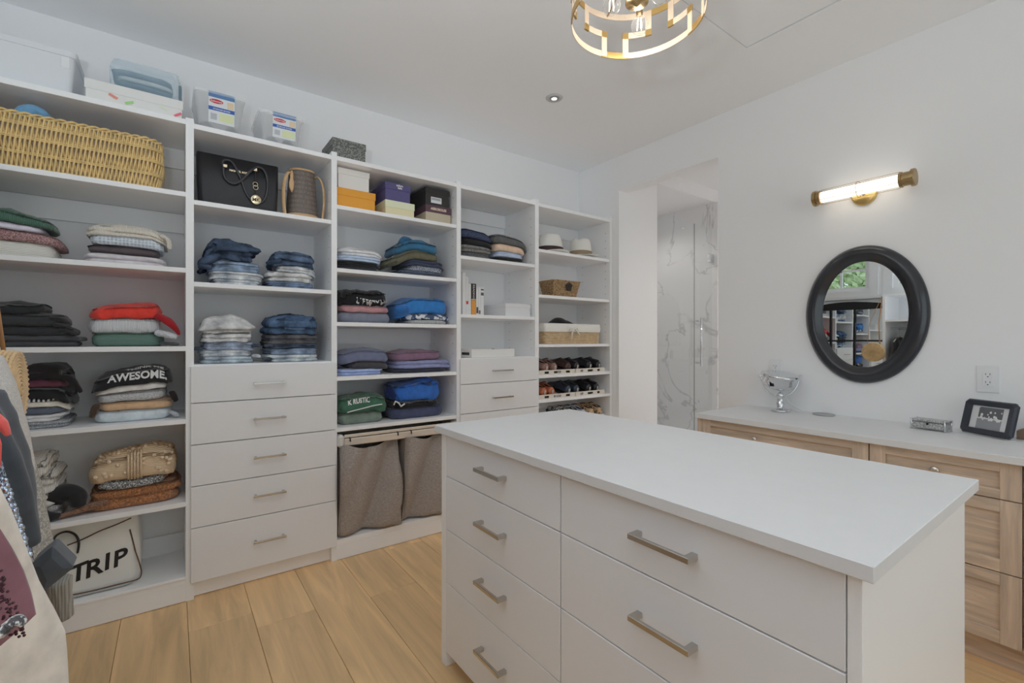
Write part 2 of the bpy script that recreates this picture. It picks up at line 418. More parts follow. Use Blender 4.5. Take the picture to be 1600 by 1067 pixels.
mb = MB(); mb.box(XL, .0, YF - .12, YF, 0, ZC); mb.box(2.4, XR, YF - .12, YF, 0, ZC); mb.box(0, 2.4, YF - .12, YF, 0, .5); mb.box(0, 2.4, YF - .12, YF, 2.4, ZC)
struct('wall_front', mb, M_WALL)
# ceiling with the recess of the attic hatch
HX0, HX1, HY0, HY1 = 1.75, 2.415, .25, 1.226
mb = MB(); mb.box(XL, HX0, YF, YB, ZC, ZC + .1); mb.box(HX1, XR, YF, YB, ZC, ZC + .1); mb.box(HX0, HX1, YF, HY0, ZC, ZC + .1); mb.box(HX0, HX1, HY1, YB, ZC, ZC + .1)
struct('ceiling', mb, M_CEIL)
h = thing('attic_hatch', 'flush white attic hatch panel in the ceiling beside the brass drum light', 'hatch', (2.08, .74, ZC))
bx('panel', M_CEIL, h, HX0 + .004, HX1 - .010, HY0 + .004, HY1 - .004, ZC + .001, ZC + .02)
bx('backing', M_DARK, h, HX0, HX1, HY0, HY1, ZC + .022, ZC + .03)  # dark sheet that paints the hatch gap as a shadow line
# baseboards
struct('baseboard_right', MB().box(XR - .014, XR, 2.572, 2.63, 0, .12), M_TRIM)
struct('baseboard_front', MB().box(XL, XR, YF, YF + .014, 0, .12), M_TRIM)
# floor planks, running along y, 0.2345 m wide
fl = struct('floor', MB().box(XL - .12, XR + .11, YF - .12, YB + .12, -.05, -.012), mat('subfloor', (70, 55, 42), rough=.9))
M_OAK = mat('oak_plank', (243, 204, 152), rough=.42, kind='woody', scale=1)
pw = .2345; rnd = random.Random(11)
x = .052 - 5 * pw
knots = {-1: [1.2, 2.75], 0: [2.36, .9], 1: [2.22, .4], 2: [.6, 2.9], 3: [2.17, .1], 4: [2.6, 1.0]}
ip = -5
while x < XR + .1:
    xe = min(x + pw, XR + .105); xs = max(x, XL - .1)
    ys = knots.get(ip)
    cuts = sorted(([YF] + [q for q in ys] + [YB]) if ys else [YF, YF + rnd.uniform(.5, 1.6), YF + rnd.uniform(2.0, 3.4), YB])
    for a, b in zip(cuts, cuts[1:]):
        o = MB().box(xs + .0007, xe - .0007, a + .0007, b - .0007, -.012, 0, .0012).build('plank', M_OAK, fl)
    x += pw; ip += 1

# windows of the left wall (seen in the round mirror) and an unseen window added behind the camera for the rear fill
M_GLASS = glass('window_glass')
def window_x(n, y0, y1, z0, z1, xw):
    o = struct(f'window_{n}', MB().box(xw - .09, xw - .03, y0, y0 + .05, z0, z1).box(xw - .09, xw - .03, y1 - .05, y1, z0, z1).box(xw - .09, xw - .03, y0 + .05, y1 - .05, z0, z0 + .05).box(xw - .09, xw - .03, y0 + .05, y1 - .05, z1 - .05, z1), M_TRIM)
    ym = (y0 + y1) / 2
    MB().box(xw - .075, xw - .045, ym - .012, ym + .012, z0 + .05, z1 - .05).box(xw - .075, xw - .045, y0 + .05, y1 - .05, z0 + .25, z0 + .274).build('muntin', M_TRIM, o)
    bx('pane', M_GLASS, o, xw - .062, xw - .058, y0 + .05, y1 - .05, z0 + .05, z1 - .05)
    MB().box(xw, xw + .015, y0 - .09, y0, z0 - .09, z1 + .09).box(xw, xw + .015, y1, y1 + .09, z0 - .09, z1 + .09).box(xw, xw + .015, y0, y1, z0 - .09, z0).box(xw, xw + .015, y0, y1, z1, z1 + .09).build('casing', M_TRIM, o)
window_x(1, *WINS[0], XL); window_x(2, *WINS[1], XL); window_x(4, *WINS[2], XL)
o = struct('window_3', MB().box(0, .06, YF - .09, YF - .03, .5, 2.4).box(2.34, 2.4, YF - .09, YF - .03, .5, 2.4).box(.06, 2.34, YF - .09, YF - .03, .5, .56).box(.06, 2.34, YF - .09, YF - .03, 2.34, 2.4).box(1.17, 1.23, YF - .09, YF - .03, .56, 2.34), M_TRIM)  # unseen window added to go with the rear fill light
bx('pane', M_GLASS, o, .06, 2.34, YF - .062, YF - .058, .56, 2.34)
struct('trim_1', MB().box(XL, XL + .03, YF, 2.62, 1.735, 1.775), M_TRIM)
# leafy trees outside the left windows
M_LEAF = mat('leaf_green', (190, 208, 160), rough=.6, kind='cotton'); M_BARK = mat('bark', (90, 75, 60), rough=.9)
for k, (ty, tx) in enumerate([(3.3, -5.0), (.3, -5.6), (6.4, -5.6)]):
    t = thing('leafy_tree', ['leafy green tree straight outside the high windows, seen in the oval mirror', 'leafy green tree outside, left of the one in the oval mirror', 'leafy green tree outside, right of the one in the oval mirror'][k], 'tree', (tx, ty, -.3), 'trees outside the windows')
    MB().tube([(tx, ty, -.3), (tx + .05, ty, 1.2), (tx - .05, ty + .05, 2.4), (tx, ty, 3.6)], [.13, .11, .08, .04], 8).build('trunk', M_BARK, t)
    mb = MB(); rr = random.Random(k)
    for i in range(3800):
        a, b_, r_ = rr.uniform(0, 6.28), rr.uniform(-1, 1), 1.45 * rr.random() ** .4
        c = Vector((tx + r_ * math.cos(a) * math.sqrt(1 - b_ * b_), ty + r_ * math.sin(a) * math.sqrt(1 - b_ * b_), 2.7 + r_ * b_ * 1.1))
        d1 = Vector((rr.uniform(-1, 1), rr.uniform(-1, 1), rr.uniform(-1, 1))).normalized() * .09; d2 = d1.orthogonal().normalized() * .045
        mb.add([c - d1, c + d2, c + d1, c - d2], [(0, 1, 2, 3)])
    mb.build('foliage', M_LEAF, t, kind='stuff')

# ------------------------------------------------------------------ bathroom beyond the opening
BX = XR + .11
struct('wall_bathroom_left', MB().box(BX, 3.489, 2.572, 2.69, 0, ZC), M_WALL)
struct('wall_bathroom_far', MB().box(8.4, 8.5, -.1, 3.8, 0, ZC), M_WALL)
struct('wall_bathroom_right', MB().box(BX, 8.4, -.1, 0, 0, ZC), M_WALL)
struct('wall_bathroom_side', MB().box(4.56, 8.4, 2.572, 2.69, 0, ZC), M_WALL)
struct('ceiling_bathroom', MB().box(BX, 8.5, -.1, 3.8, ZC, ZC + .1), M_CEIL)
struct('floor_bathroom', MB().box(BX, 8.5, -.1, 3.8, -.06, 0), mat('bathroom_marble_floor', (226, 226, 227), rough=.2, kind='marble', col2=(190, 190, 192)))
sh = struct('wall_shower_end', MB().box(4.44, 4.56, 2.55, 3.8, 0, 2.62), M_MARBLE)
struct('wall_shower_back', MB().box(3.3, 4.56, 3.7, 3.8, 0, 2.62), M_MARBLE)
struct('wall_shower_side', MB().box(3.3, 3.37, 2.69, 3.7, 0, 2.62), M_MARBLE)
struct('ceiling_shower', MB().box(3.3, 4.56, 2.6901, 3.8, 2.62, ZC).box(3.4895, 4.56, 2.572, 2.6901, 2.62, ZC), M_CEIL)
M_SG = glass('shower_glass', (253, 254, 254))
GT, YG = 2.356, 2.60
o = tag(bx('shower_panel', M_SG, None, 3.489, 4.085, YG, YG + .01, .0, GT), 'fixed clear glass shower panel next to the white stub wall', 'glass panel')
dr = thing('shower_door', 'clear glass shower door with a long chrome pull and hinge', 'shower door', (4.26, YG, 0))
bx('glass_pane', M_SG, dr, 4.095, 4.425, YG, YG + .01, .012, GT)
MB().tube([(4.14, YG - .055, .97), (4.14, YG - .055, 1.44)], .011, 12).tube([(4.14, YG - .055, 1.0), (4.14, YG, 1.0)], .009, 10).tube([(4.14, YG - .055, 1.41), (4.14, YG, 1.41)], .009, 10).build('pull_handle', M_CHROME, dr)
for z in (.35, 2.05):
    bx('hinge', M_CHROME, dr, 4.37, 4.44, YG - .012, YG + .022, z - .045, z + .045, bevel=.004)
MB().tube([(4.105, YG - .003, .02), (4.105, YG - .003, GT)], .004, 6).build('edge_seal', mat('seal', (150, 152, 152), rough=.3), dr)
# bathroom vanity and arched mirror, reflected in the shower glass
vb = thing('bathroom_vanity', 'white bathroom vanity with drawers, mirrored in the shower glass', 'vanity', (7.4, .35, 0))
bx('cabinet_body', M_MEL, vb, 6.55, 8.38, .002, .56, .1, .86); bx('toe_kick', M_TRIM, vb, 6.6, 8.36, .01, .5, 0, .1)
bx('countertop', M_QUARTZ, vb, 6.5, 8.395, .002, .6, .86, .9, bevel=.003)
for k in range(3):
    f = bx('drawer', M_MELF, vb, 6.58 + k * .6, 7.15 + k * .6, .56, .58, .13, .83, bevel=.003); 
    MB().tube([(6.8 + k * .6, .61, .7), (6.95 + k * .6, .61, .7)], .006, 8).tube([(6.8 + k * .6, .61, .7), (6.8 + k * .6, .575, .7)], .004, 6).tube([(6.95 + k * .6, .61, .7), (6.95 + k * .6, .575, .7)], .004, 6).build('handle', M_NICK, f)
def arch(cx, w, z0, z1, n=20):
    r = w / 2; return [(cx - r, z0), (cx + r, z0)] + [(cx + r * math.cos(math.pi * i / n), z1 - r + r * math.sin(math.pi * i / n)) for i in range(n + 1)]
M_MIRROR = mat('mirror_silver', (235, 238, 238), rough=.0, metal=1)
am = thing('arched_mirror', 'arched wall mirror over the bathroom vanity, seen in the shower glass', 'mirror', (7.33, .01, 1.12))
MB().prism(arch(7.33, .78, 1.12, 2.07), 'y', .002, .02).build('frame', M_NICK, am)
MB().prism(arch(7.33, .74, 1.14, 2.05), 'y', .0205, .024).build('mirror_glass', M_MIRROR, am)
for k, x in enumerate((6.9, 7.05, 7.62, 7.7, 7.78, 7.86, 8.0)):
    hh = .12 + .05 * (k % 3)
    b_ = thing('bottle', ['clear bottle', 'short clear bottle', 'tall bottle', 'slim bottle', 'chrome pump bottle', 'clear jar-like bottle', 'end bottle'][k] + ' on the bathroom vanity, seen in the shower glass', 'bottle', (x, .3, .9), 'bottles on the bathroom vanity')
    MB().lathe([(.028, .901), (.03, .91), (.03, .9 + hh * .7), (.012, .9 + hh * .82), (.011, .9 + hh * .9)], (x, .3, 0), 14).build('body', mat('bottle_glass%d' % (k % 2), ((150, 150, 152), (110, 108, 104))[k % 2], rough=.15), b_)
    MB().lathe([(.014, .9 + hh * .9), (.014, .9 + hh)], (x, .3, 0), 12).build('cap', M_CHROME, b_)
sc = thing('vanity_sconce', 'small lit sconce left of the arched bathroom mirror', 'wall lamp', (6.74, .06, 1.75))
MB().lathe([(.045, 1.66), (.05, 1.75), (.045, 1.84)], (6.74, .08, 0), 16).build('shade', mat('warm_shade', (255, 226, 170), emit=1.6), sc)
MB().lathe([(.035, .002), (.035, .02), (.01, .022), (.01, .05)], (6.74, 0, 1.75), 14, axis='y').build('backplate', M_BRASS, sc)

# recessed lamps
M_LED = mat('led', (255, 250, 240), emit=6)
def recessed(x, y, z, label, cat='ceiling light', group='recessed ceiling lights'):
    t = thing('recessed_light', label, cat, (x, y, z), group)
    MB().lathe([(.030, z - .001), (.036, z - .006), (.05, z - .005), (.053, z - .0005)], (x, y, 0), 32).build('trim_ring', mat('trim_ring_grey', (206, 206, 206), rough=.5), t)
    MB().lathe([(.0165, z - .0066), (.030, z - .0060), (.031, z - .003)], (x, y, 0), 24, caps=False).build('baffle', mat('baffle_grey', (170, 170, 170), rough=.6), t)
    MB().lathe([(.001, z - .0072), (.016, z - .0070), (.017, z - .004)], (x, y, 0), 24).build('lens', M_LED, t)
recessed(*DOWN[0], ZC, 'small lit recessed ceiling light above the far end of the shelving')
recessed(5.55, 1.52, ZC, 'recessed bathroom ceiling light reflected in the shower glass')
recessed(*DOWN[1], ZC, 'recessed ceiling light in front of the jeans shelves, above the frame')
recessed(*DOWN[2], ZC, 'recessed ceiling light beside the near end of the island')
recessed(2.3, -.6, ZC, 'recessed ceiling light behind the photographer on the right')

# ================================================================== SHELVING UNITS
YS = 2.64                                            # front plane of the shelving
PAN = [(-.90, -.872), (.048, .080), (.703, .733), (1.487, 1.519), (2.142, 2.178), (2.945, 2.974)]
PT = 2.258
def handle_y(z, x0, x1, y, parent):
    MB().box(x0, x1, y - .036, y - .028, z - .005, z + .005, .001).box(x0 + .006, x0 + .016, y - .028, y, z - .004, z + .004).box(x1 - .016, x1 - .006, y - .028, y, z - .004, z + .004).build('handle', M_NICK, parent)
UN = ['white shelving unit furthest left, holding sweaters and the wicker basket', 'white shelving unit with jeans shelves over five drawers', 'white shelving unit with shoeboxes on top and laundry bags below', 'white shelving unit with books and drawers behind the island', 'white shelving unit furthest right with hats, baskets and shoe shelves']
SH = [[1.909, 1.555, 1.190, .851, .465], [1.88, 1.494, 1.103], [1.97, 1.62, 1.32, 1.015, .731], [1.775, 1.39, 1.100], [1.895, 1.558, 1.19]]
TOPZ = [2.249, 2.237, 2.239, 2.236, 2.231]
CLEAT = [[2.225, 1.885, 1.17, .83], [2.21], [1.296], [2.21], [2.205, 1.17]]
units = []
for k in range(5):
    a = PAN[k][1]; b = PAN[k + 1][0]
    u = thing('shelving_unit', UN[k], 'shelving unit', ((a + b) / 2, YS, 0), 'white closet shelving units'); units.append(u)
    bx('side_panel', M_MEL, u, PAN[k + 1][0], PAN[k + 1][1], YS, YB - .001, 0, PT, bevel=.001)
    if k == 0: bx('side_panel', M_MEL, u, *PAN[0], YS, YB - .001, 0, PT, bevel=.001)
    bx('shelf', M_MEL, u, a, b, YS, YB - .001, TOPZ[k] - .024, TOPZ[k], bevel=.001)
    for z in SH[k]:
        bx('shelf', M_MEL, u, a, b, YS + (.004 if k else 0), YB - .001, z - .022, z, bevel=.001)
    for z in CLEAT[k]:
        bx('back_cleat', M_MEL, u, a, b, YB - .018, YB - .001, z - .10, z)
    bx('shelf', M_MEL, u, a, b, YS, YB - .001, .083, .105 if k != 2 else .112, bevel=.001)
    bx('kick_board', M_MEL, u, a, b, YS + (.0 if k in (0, 2) else .03), YS + (.016 if k in (0, 2) else .046), 0.003, .083)
    # shelf-pin holes near the front and the back of the right panel
    mb = MB()
    for yy in (YS + .05, YB - .075):
        z = .62 if k in (0, 2) else 1.16
        while z < 2.16:
            mb.lathe([(.0036, 0), (.0001, -.0004)], (b + .0002 if False else b - .0001, yy, z), 6, axis='x'); z += .064
    mb.build('pin_hole', mat('pin_grey', (110, 110, 110), rough=.8), u, kind='stuff')
# drawers of the second and fourth units
def drawers(u, x0, x1, zs, hx0, hx1, hz):
    for (zt, zb), z in zip(zip(zs, zs[1:]), hz):
        f = bx('drawer_front', M_MELF, u, x0, x1, YS - .019, YS, zb + .002, zt - .002, bevel=.0015)
        handle_y(z, hx0, hx1, YS - .019, f)
drawers(units[1], .067, .722, [1.098, .923, .728, .534, .339, .084], .321, .468, [1.005, .828, .636, .446, .219])
drawers(units[3], 1.506, 2.162, [1.098, .930, .737, .54, .34, .084], 1.748, 1.908, [1.013, .83, .64, .44, .22])
bx('drawer_box', M_MEL, units[1], .09, .695, YS + .01, YB - .03, .11, 1.07); bx('drawer_box', M_MEL, units[3], 1.53, 2.13, YS + .01, YB - .03, .11, 1.07)
# low cleat and raised lip at the foot of the first unit
bx('back_cleat', M_MEL, units[0], PAN[0][1], PAN[1][0], YB - .018, YB - .001, .105, .20)
bx('front_lip', M_MEL, units[0], PAN[0][1], PAN[1][0], YS - .004, YS + .05, .1055, .118, bevel=.002)
bx('shelf_gap_panel', M_DARK, units[2], PAN[2][1], PAN[3][0], YS + .06, YB - .03, .70, .708)  # dark sheet added as the shade between shelf and hamper rail

# slanted shoe shelves with fences in the last unit
def shoe_shelf(z, u):
    a, b = PAN[4][1], PAN[5][0]
    s = MB().add([(a, YS, z - .02), (b, YS, z - .02), (b, YB - .02, z + .05), (a, YB - .02, z + .05), (a, YS, z), (b, YS, z), (b, YB - .02, z + .07), (a, YB - .02, z + .07)],
                 [(0, 3, 2, 1), (4, 5, 6, 7), (0, 1, 5, 4), (1, 2, 6, 5), (2, 3, 7, 6), (3, 0, 4, 7)]).build('shoe_shelf', M_MEL, u)
    m2 = mat('clear_fence', (226, 218, 206), rough=.3)
    xm = (a + b) / 2
    for x0, x1 in ((a + .012, xm - .002), (xm + .002, b - .05)):
        n = 3; w_ = (x1 - x0) / n; mb = MB()
        mb.box(x0, x1, YS + .014, YS + .018, z + .026, z + .036); mb.box(x0, x1, YS + .014, YS + .018, z + .003, z + .009)
        for i in range(n + 1):
            xc = min(max(x0 + i * w_, x0 + .025), x1 - .025); mb.box(xc - .03 + (.005 if 0 < i < n else 0), xc + .03 - (.005 if 0 < i < n else 0), YS + .014, YS + .018, z + .009, z + .026)
        mb.build('shoe_fence', m2, s)
    MB().tube([(b - .03, YS + .016, z + .004), (b - .03, YS + .016, z + .045)], .003, 6).build('fence_pin', M_CHROME, s)
for z in (.958, .775, .575): shoe_shelf(z, units[4])

# ================================================================== ISLAND
ix0, ix1, iy0, iy1 = .822, 1.476, .246, 1.575
isl = thing('island_cabinet', 'white closet island cabinet with eight flat drawers and nickel pulls', 'cabinet', ((ix0 + ix1) / 2, (iy0 + iy1) / 2, 0))
for y0, y1 in ((iy0, iy0 + .02), (iy1 - .035, iy1)):
    bx('end_panel', M_MEL, isl, ix0 - (.0 if y0 < 1 else .0), ix1, y0, y1, 0 if y0 < 1 else .0, .871, bevel=.0012)
bx('back_panel', M_MEL, isl, ix1 - .018, ix1, iy0 + .02, iy1 - .035, .0, .871)
bx('cabinet_body', M_MEL, isl, ix0 + .022, ix1 - .018, iy0 + .02, iy1 - .035, .085, .865)
bx('toe_kick', M_MEL, isl, ix0 + .055, ix0 + .07, iy0 + .02, iy1 - .035, .0, .085)
for (ya, yb, hy0, hy1) in ((.910, 1.538, 1.150, 1.293), (.268, .906, .512, .658)):
    zs = [.866, .712, .514, .316, .056]
    for (zt, zb), hz in zip(zip(zs, zs[1:]), (.797, .621, .43, .205)):
        f = bx('drawer_front', M_MELF, isl, ix0 + .0, ix0 + .02, ya, yb, zb + .0015, zt - .0015, bevel=.0015)
        mb = MB()
        mb.box(ix0 - .034, ix0 - .025, hy0, hy1, hz - .006, hz + .006, .001)
        mb.box(ix0 - .027, ix0, hy0, hy0 + .014, hz - .006, hz + .006, .001); mb.box(ix0 - .027, ix0, hy1 - .014, hy1, hz - .006, hz + .006, .001)
        mb.build('handle', M_NICK, f)
bx('drawer_stop', M_NICK, isl, ix0 + .003, ix0 + .02, .62, .665, .8665, .8705)
tag(bx('island_worktop', M_QUARTZ, None, .800, 1.498, .226, 1.592, .8715, .897, bevel=.0015), 'white slab worktop of the closet island', 'worktop')

# ================================================================== WOOD VANITY
vx0 = 2.43
M_OV = mat('grey_oak_horizontal', (214, 192, 170), rough=.5, kind='woody', scale=1.0)
def wood(name, kind): return mat(name, (160, 131, 104), rough=.5, kind=kind, scale=1.3)
M_WH = mat('grey_oak_rails', (162, 134, 108), rough=.5, kind='woodx', scale=1)
def wood_dir(d):
    key = 'grey_oak_' + d
    if key in _mats: return _mats[key]
    m = mat(key, (214, 192, 170), rough=.5, kind={'y': 'woodx', 'z': 'woodz'}[d], scale=1.2)
    if d == 'y':
        for n in m.node_tree.nodes:
            if n.type == 'MAPPING': n.inputs['Scale'].default_value = (17, 1.5, 17)
    return m
WY, WZ = wood_dir('y'), wood_dir('z')
va = thing('wood_vanity', 'grey oak vanity of shaker drawers beneath the round mirror', 'vanity', (2.7, .5, 0))
bx('cabinet_body', WZ, va, vx0 + .022, XR - .002, -1.2, 1.500, .10, .774)
bx('end_panel', WZ, va, vx0, XR - .002, 1.500, 1.518, .0, .774, bevel=.001)
bx('toe_kick', WY, va, vx0 + .07, vx0 + .085, -1.2, 1.5, 0, .1)
M_KNOB = mat('polished_nickel', (222, 214, 204), rough=.15, metal=1)
for (ya, yb) in ((.708, 1.500), (.2575, .7035), (-.19, .2535), (-.64, -.194), (-1.19, -.644)):
    for (zt, zb) in ((.772, .640), (.636, .374), (.370, .112)):
        f = bx('drawer_front', WY, va, vx0 + .012, vx0 + .022, ya, yb, zb, zt)
        sw = .055 if yb - ya < .6 else .06; rw = .034 if zt - zb < .2 else .045
        for p, q in ((ya, ya + sw), (yb - sw, yb)): bx('stile', WZ, f, vx0, vx0 + .012, p, q, zb, zt, bevel=.001)
        bx('rail', WY, f, vx0 + .0004, vx0 + .012, ya + sw, yb - sw, zt - rw, zt, bevel=.001); bx('rail', WY, f, vx0 + .0004, vx0 + .012, ya + sw, yb - sw, zb, zb + rw, bevel=.001)
        zk = (zt + zb) / 2; yk = (ya + yb) / 2 + (.09 if yb - ya > .6 else .01)
        MB().lathe([(.006, 0), (.005, -.014), (.014, -.018), (.016, -.024), (.012, -.028), (.001, -.029)], (vx0 + .012, yk, zk), 20, axis='x').build('knob', M_KNOB, f)
tag(bx('vanity_worktop', M_QUARTZ, None, 2.406, XR - .001, -1.22, 1.52, .776, .804, bevel=.0015), 'white quartz worktop on the grey oak vanity', 'worktop')
# ================================================================== FOLDED CLOTHES
def nz(x, y, z): return mn.noise(Vector((x, y, z)))
class Lay:
    """one folded garment: knows its top surface so that the next one rests on it"""
    def __init__(s, x0, x1, y0, y1, base, h, tilt, wr, seed):
        s.cx, s.cy, s.hx, s.hy = (x0 + x1) / 2, (y0 + y1) / 2, (x1 - x0) / 2, (y1 - y0) / 2
        s.base, s.h, s.tilt, s.wr, s.seed = base, h, tilt, wr, seed
    def r(s, x, y):
        return (abs((x - s.cx) / s.hx) ** 4.5 + abs((y - s.cy) / s.hy) ** 4.5) ** (1 / 4.5)
    def bot(s, x, y): return s.base(x, y) if callable(s.base) else s.base
    def top(s, x, y):
        r = s.r(x, y); b = s.bot(x, y)
        h = s.h * (1 + s.tilt * (x - s.cx) / s.hx) * (1 - .16 * min(r, 1.15) ** 4)
        if r > 1: h *= max(.5, 1 - (r - 1) * 1.1)
        else:
            k = s.seed * 7.3
            n = nz(x * 7 + k, y * 7, k) + .5 * nz(x * 17, y * 15 + k, k)
            rg = 1 - abs(nz(x * 9 + y * 5 + k, y * 6 - x * 3, k + 3)) * 3
            h += s.wr * (n * .7 + max(0, rg) * .6) * min(1, (1 - r) * 5 + .25)
        return b + max(h, .0015 if r > 1 else .004)

def folded(name, label, cat, m, L, layers=2, group=None, messy=1.0, M=84):
    t_ = []; rnd = random.Random(L.seed * 13 + 5)
    N = 5.0; ang = []
    for k in range(M):
        q = 2 * math.pi * k / M; c, s_ = math.cos(q), math.sin(q)
        ang.append((math.copysign(abs(c) ** (2 / N), c), math.copysign(abs(s_) ** (2 / N), s_)))
    offs = [(rnd.uniform(-.007, .007) * messy, rnd.uniform(-.006, .004) * messy, rnd.uniform(-.006, .004) * messy) for _ in range(layers)]
    rings = []
    def P(r, a, ox=0, oy=0, grow=0):
        return L.cx + a[0] * (L.hx * r + grow) + ox, L.cy + a[1] * (L.hy * r + grow) + oy
    for r in (.02, .45, .8):
        ring = []
        for a in ang:
            x, y = P(r, a); ring.append((x, y, L.bot(x, y) + .0005))
        rings.append(ring)
    seg = 6
    for l in range(layers):
        for j in range(seg + 1):
            if l and j == 0: continue
            s_ = j / seg; t = (l + s_) / layers; q = 2 * s_ - 1
            rad = L.h / layers / 2
            inset = min(rad, .02) * (1 - math.sqrt(max(0, 1 - q * q * .96)))
            ring = []
            for i, a in enumerate(ang):
                ox, oy, g = offs[l]
                w_ = nz(a[0] * 2.2 + L.seed, a[1] * 2.2, l * 3.1 + L.seed) * .008 * messy
                w2 = nz(a[0] * 9 + L.seed, a[1] * 9, t * 3) * .003 * messy
                x, y = P(1, a, ox, oy, g - inset + w_ + w2 - .004)
                rr = L.r(x, y)
                xc, yc = L.cx + (x - L.cx) / max(rr, 1) * .999, L.cy + (y - L.cy) / max(rr, 1) * .999
                b = L.bot(xc, yc); tp = L.top(xc, yc)
                dz = nz(a[0] * 3 + L.seed * 2, a[1] * 3, 5.0 + l) * L.h * .10 * (1 if 0 < t < 1 else 0)
                ring.append((x, y, b + .0006 + (tp - b) * t + dz * 4 * t * (1 - t)))
            rings.append(ring)
    for r in (.93, .82, .66, .48, .28, .02):
        ring = []
        for a in ang:
            x, y = P(r, a); ring.append((x, y, L.top(x, y)))
        rings.append(ring)
    t = thing(name, label, cat, (L.cx, L.cy, L.bot(L.cx, L.cy)), group)
    o = MB().loft(rings).build('folded_fabric', m, t)
    return t, o

def stack(where, zs, items, y0=2.69, y1=2.965, seed=1, group=None, cat='sweater', name='folded_sweater'):
    """items bottom to top: (u0, u1, height px, material, description, options)"""
    base = zs + .001; out = []
    for i, it in enumerate(items):
        u0, u1, hp, m, desc = it[:5]; op = it[5] if len(it) > 5 else {}
        yf = y0 + op.get('dy', 0)
        x0 = op['x0'] if 'x0' in op else at_y(u0, 0, yf)[0]; x1 = at_y(u1, 0, yf)[0]
        h = hp * px_y((max(u0, 0) + u1) / 2, yf)
        L = Lay(x0, x1, yf, y1 + op.get('dd', 0), base, h, op.get('tilt', 0), op.get('wr', .004), seed * 10 + i)
        t, o = folded(op.get('name', name), f'{desc} {where}', op.get('cat', cat), m, L, op.get('layers', 2), group, op.get('messy', 1))
        base = L.top; out.append((t, o, L))
    return out

def flap(points, radii, m, parent, name='sleeve', flat=(1, .55), seed=0, ridge=0, nr=5):
    n = []; P = [Vector(p) for p in points]
    pts = []; rr = []
    for i in range(len(P) - 1):
        for k in range(4):
            t = k / 4; p0 = P[max(i - 1, 0)]; p1 = P[i]; p2 = P[i + 1]; p3 = P[min(i + 2, len(P) - 1)]
            q = .5 * ((2 * p1) + (p2 - p0) * t + (2 * p0 - 5 * p1 + 4 * p2 - p3) * t * t + (3 * p1 - p0 - 3 * p2 + p3) * t ** 3)
            pts.append(q); rr.append(radii[i] * (1 - t) + radii[i + 1] * t)
    pts.append(P[-1]); rr.append(radii[-1])
    rr = [r * (1 + .18 * nz(i * .9, seed, 2)) for i, r in enumerate(rr)]
    return MB().tube(pts, rr, 30 if ridge else 12, flat=flat, ridge=ridge, nr=nr).build(name, m, parent, sub=1)

def on_front(x0, z0, y, tiltdeg=35, slope=0.0, arc=0):
    """maps lettering (s, t, e) onto a sheet leaning back over the front edge of a garment"""
    c, s_ = math.cos(R(tiltdeg)), math.sin(R(tiltdeg))
    def fn(s, t, e):
        t2 = t + arc * s * s
        return (x0 + s, y + t2 * s_ - e, z0 + t2 * c + slope * s)
    return fn

F = fab
G = [None]
# ---- first unit
st = 'in the left stack below the wicker basket'
stack(st, 1.555, [(-75, 84, 27, F('ribh', (218, 214, 205)), 'cream cable-knit sweater, bottom', {'layers': 1, 'wr': .006, 'x0': -.80}),
      (-75, 96, 21, F('tweed', (118, 82, 84), (172, 138, 136)), 'dusty mauve knit sweater', {'tilt': -.25, 'layers': 1, 'x0': -.80}),
      (-75, 66, 11, F('cotton', (196, 190, 204)), 'pale lavender top', {'layers': 1, 'x0': -.80}),
      (-75, 84, 21, F('rib', (66, 98, 84)), 'dark green ribbed sweater, topmost', {'layers': 1, 'tilt': -.3, 'wr': .01, 'x0': -.80})], seed=1, group='sweaters on the shelf below the wicker basket')
st = 'in the right stack below the wicker basket'
S = stack(st, 1.555, [(124, 262, 17, F('cotton', (172, 165, 168)), 'grey-beige jersey top, bottom'), (127, 249, 14, F('cotton', (78, 68, 72)), 'dark plum sweater', {'tilt': .1, 'layers': 1}),
      (137, 256, 19, F('waffle', (196, 206, 216)), 'pale blue waffle-knit sweater', {'layers': 1}), (133, 265, 14, F('rib', (188, 180, 168)), 'oatmeal ribbed sweater, topmost', {'wr': .006})], seed=2, group='sweaters on the shelf below the wicker basket')
x, z = at_y(263, 385, 2.69); flap([(x - .03, 2.71, z + .05), (x, 2.70, z + .03), (x + .005, 2.695, z - .015)], [.02, .018, .014], F('rib', (188, 180, 168)), S[3][0])
st = 'in the all-dark stack at far left'
S = stack(st, 1.190, [(-60, 122, 19, F('cotton', (62, 62, 64)), 'charcoal knit sweater, bottom', {'layers': 2, 'x0': -.74}), (-60, 112, 15, F('cotton', (46, 46, 48)), 'black sweater, second from bottom', {'layers': 1, 'x0': -.74}),
      (-60, 101, 20, F('cotton', (52, 53, 55)), 'black sweater, second from top', {'layers': 1, 'x0': -.74, 'wr': .006}), (-60, 72, 15, F('cotton', (42, 43, 45)), 'black sweater, topmost', {'layers': 1, 'x0': -.74, 'wr': .008})], seed=3, group='dark sweaters at far left')
for i, (u, v) in enumerate([(112, 516), (104, 508), (98, 497)]):
    x, z = at_y(u, v, 2.70); flap([(x - .04, 2.71, z), (x, 2.70, z - .004), (x + .02, 2.69, z - .02)], [.018, .015, .01], F('cotton', (46, 46, 48)), S[min(3, i + 1)][0], seed=i)
st = 'in the stack topped by the red sweater'
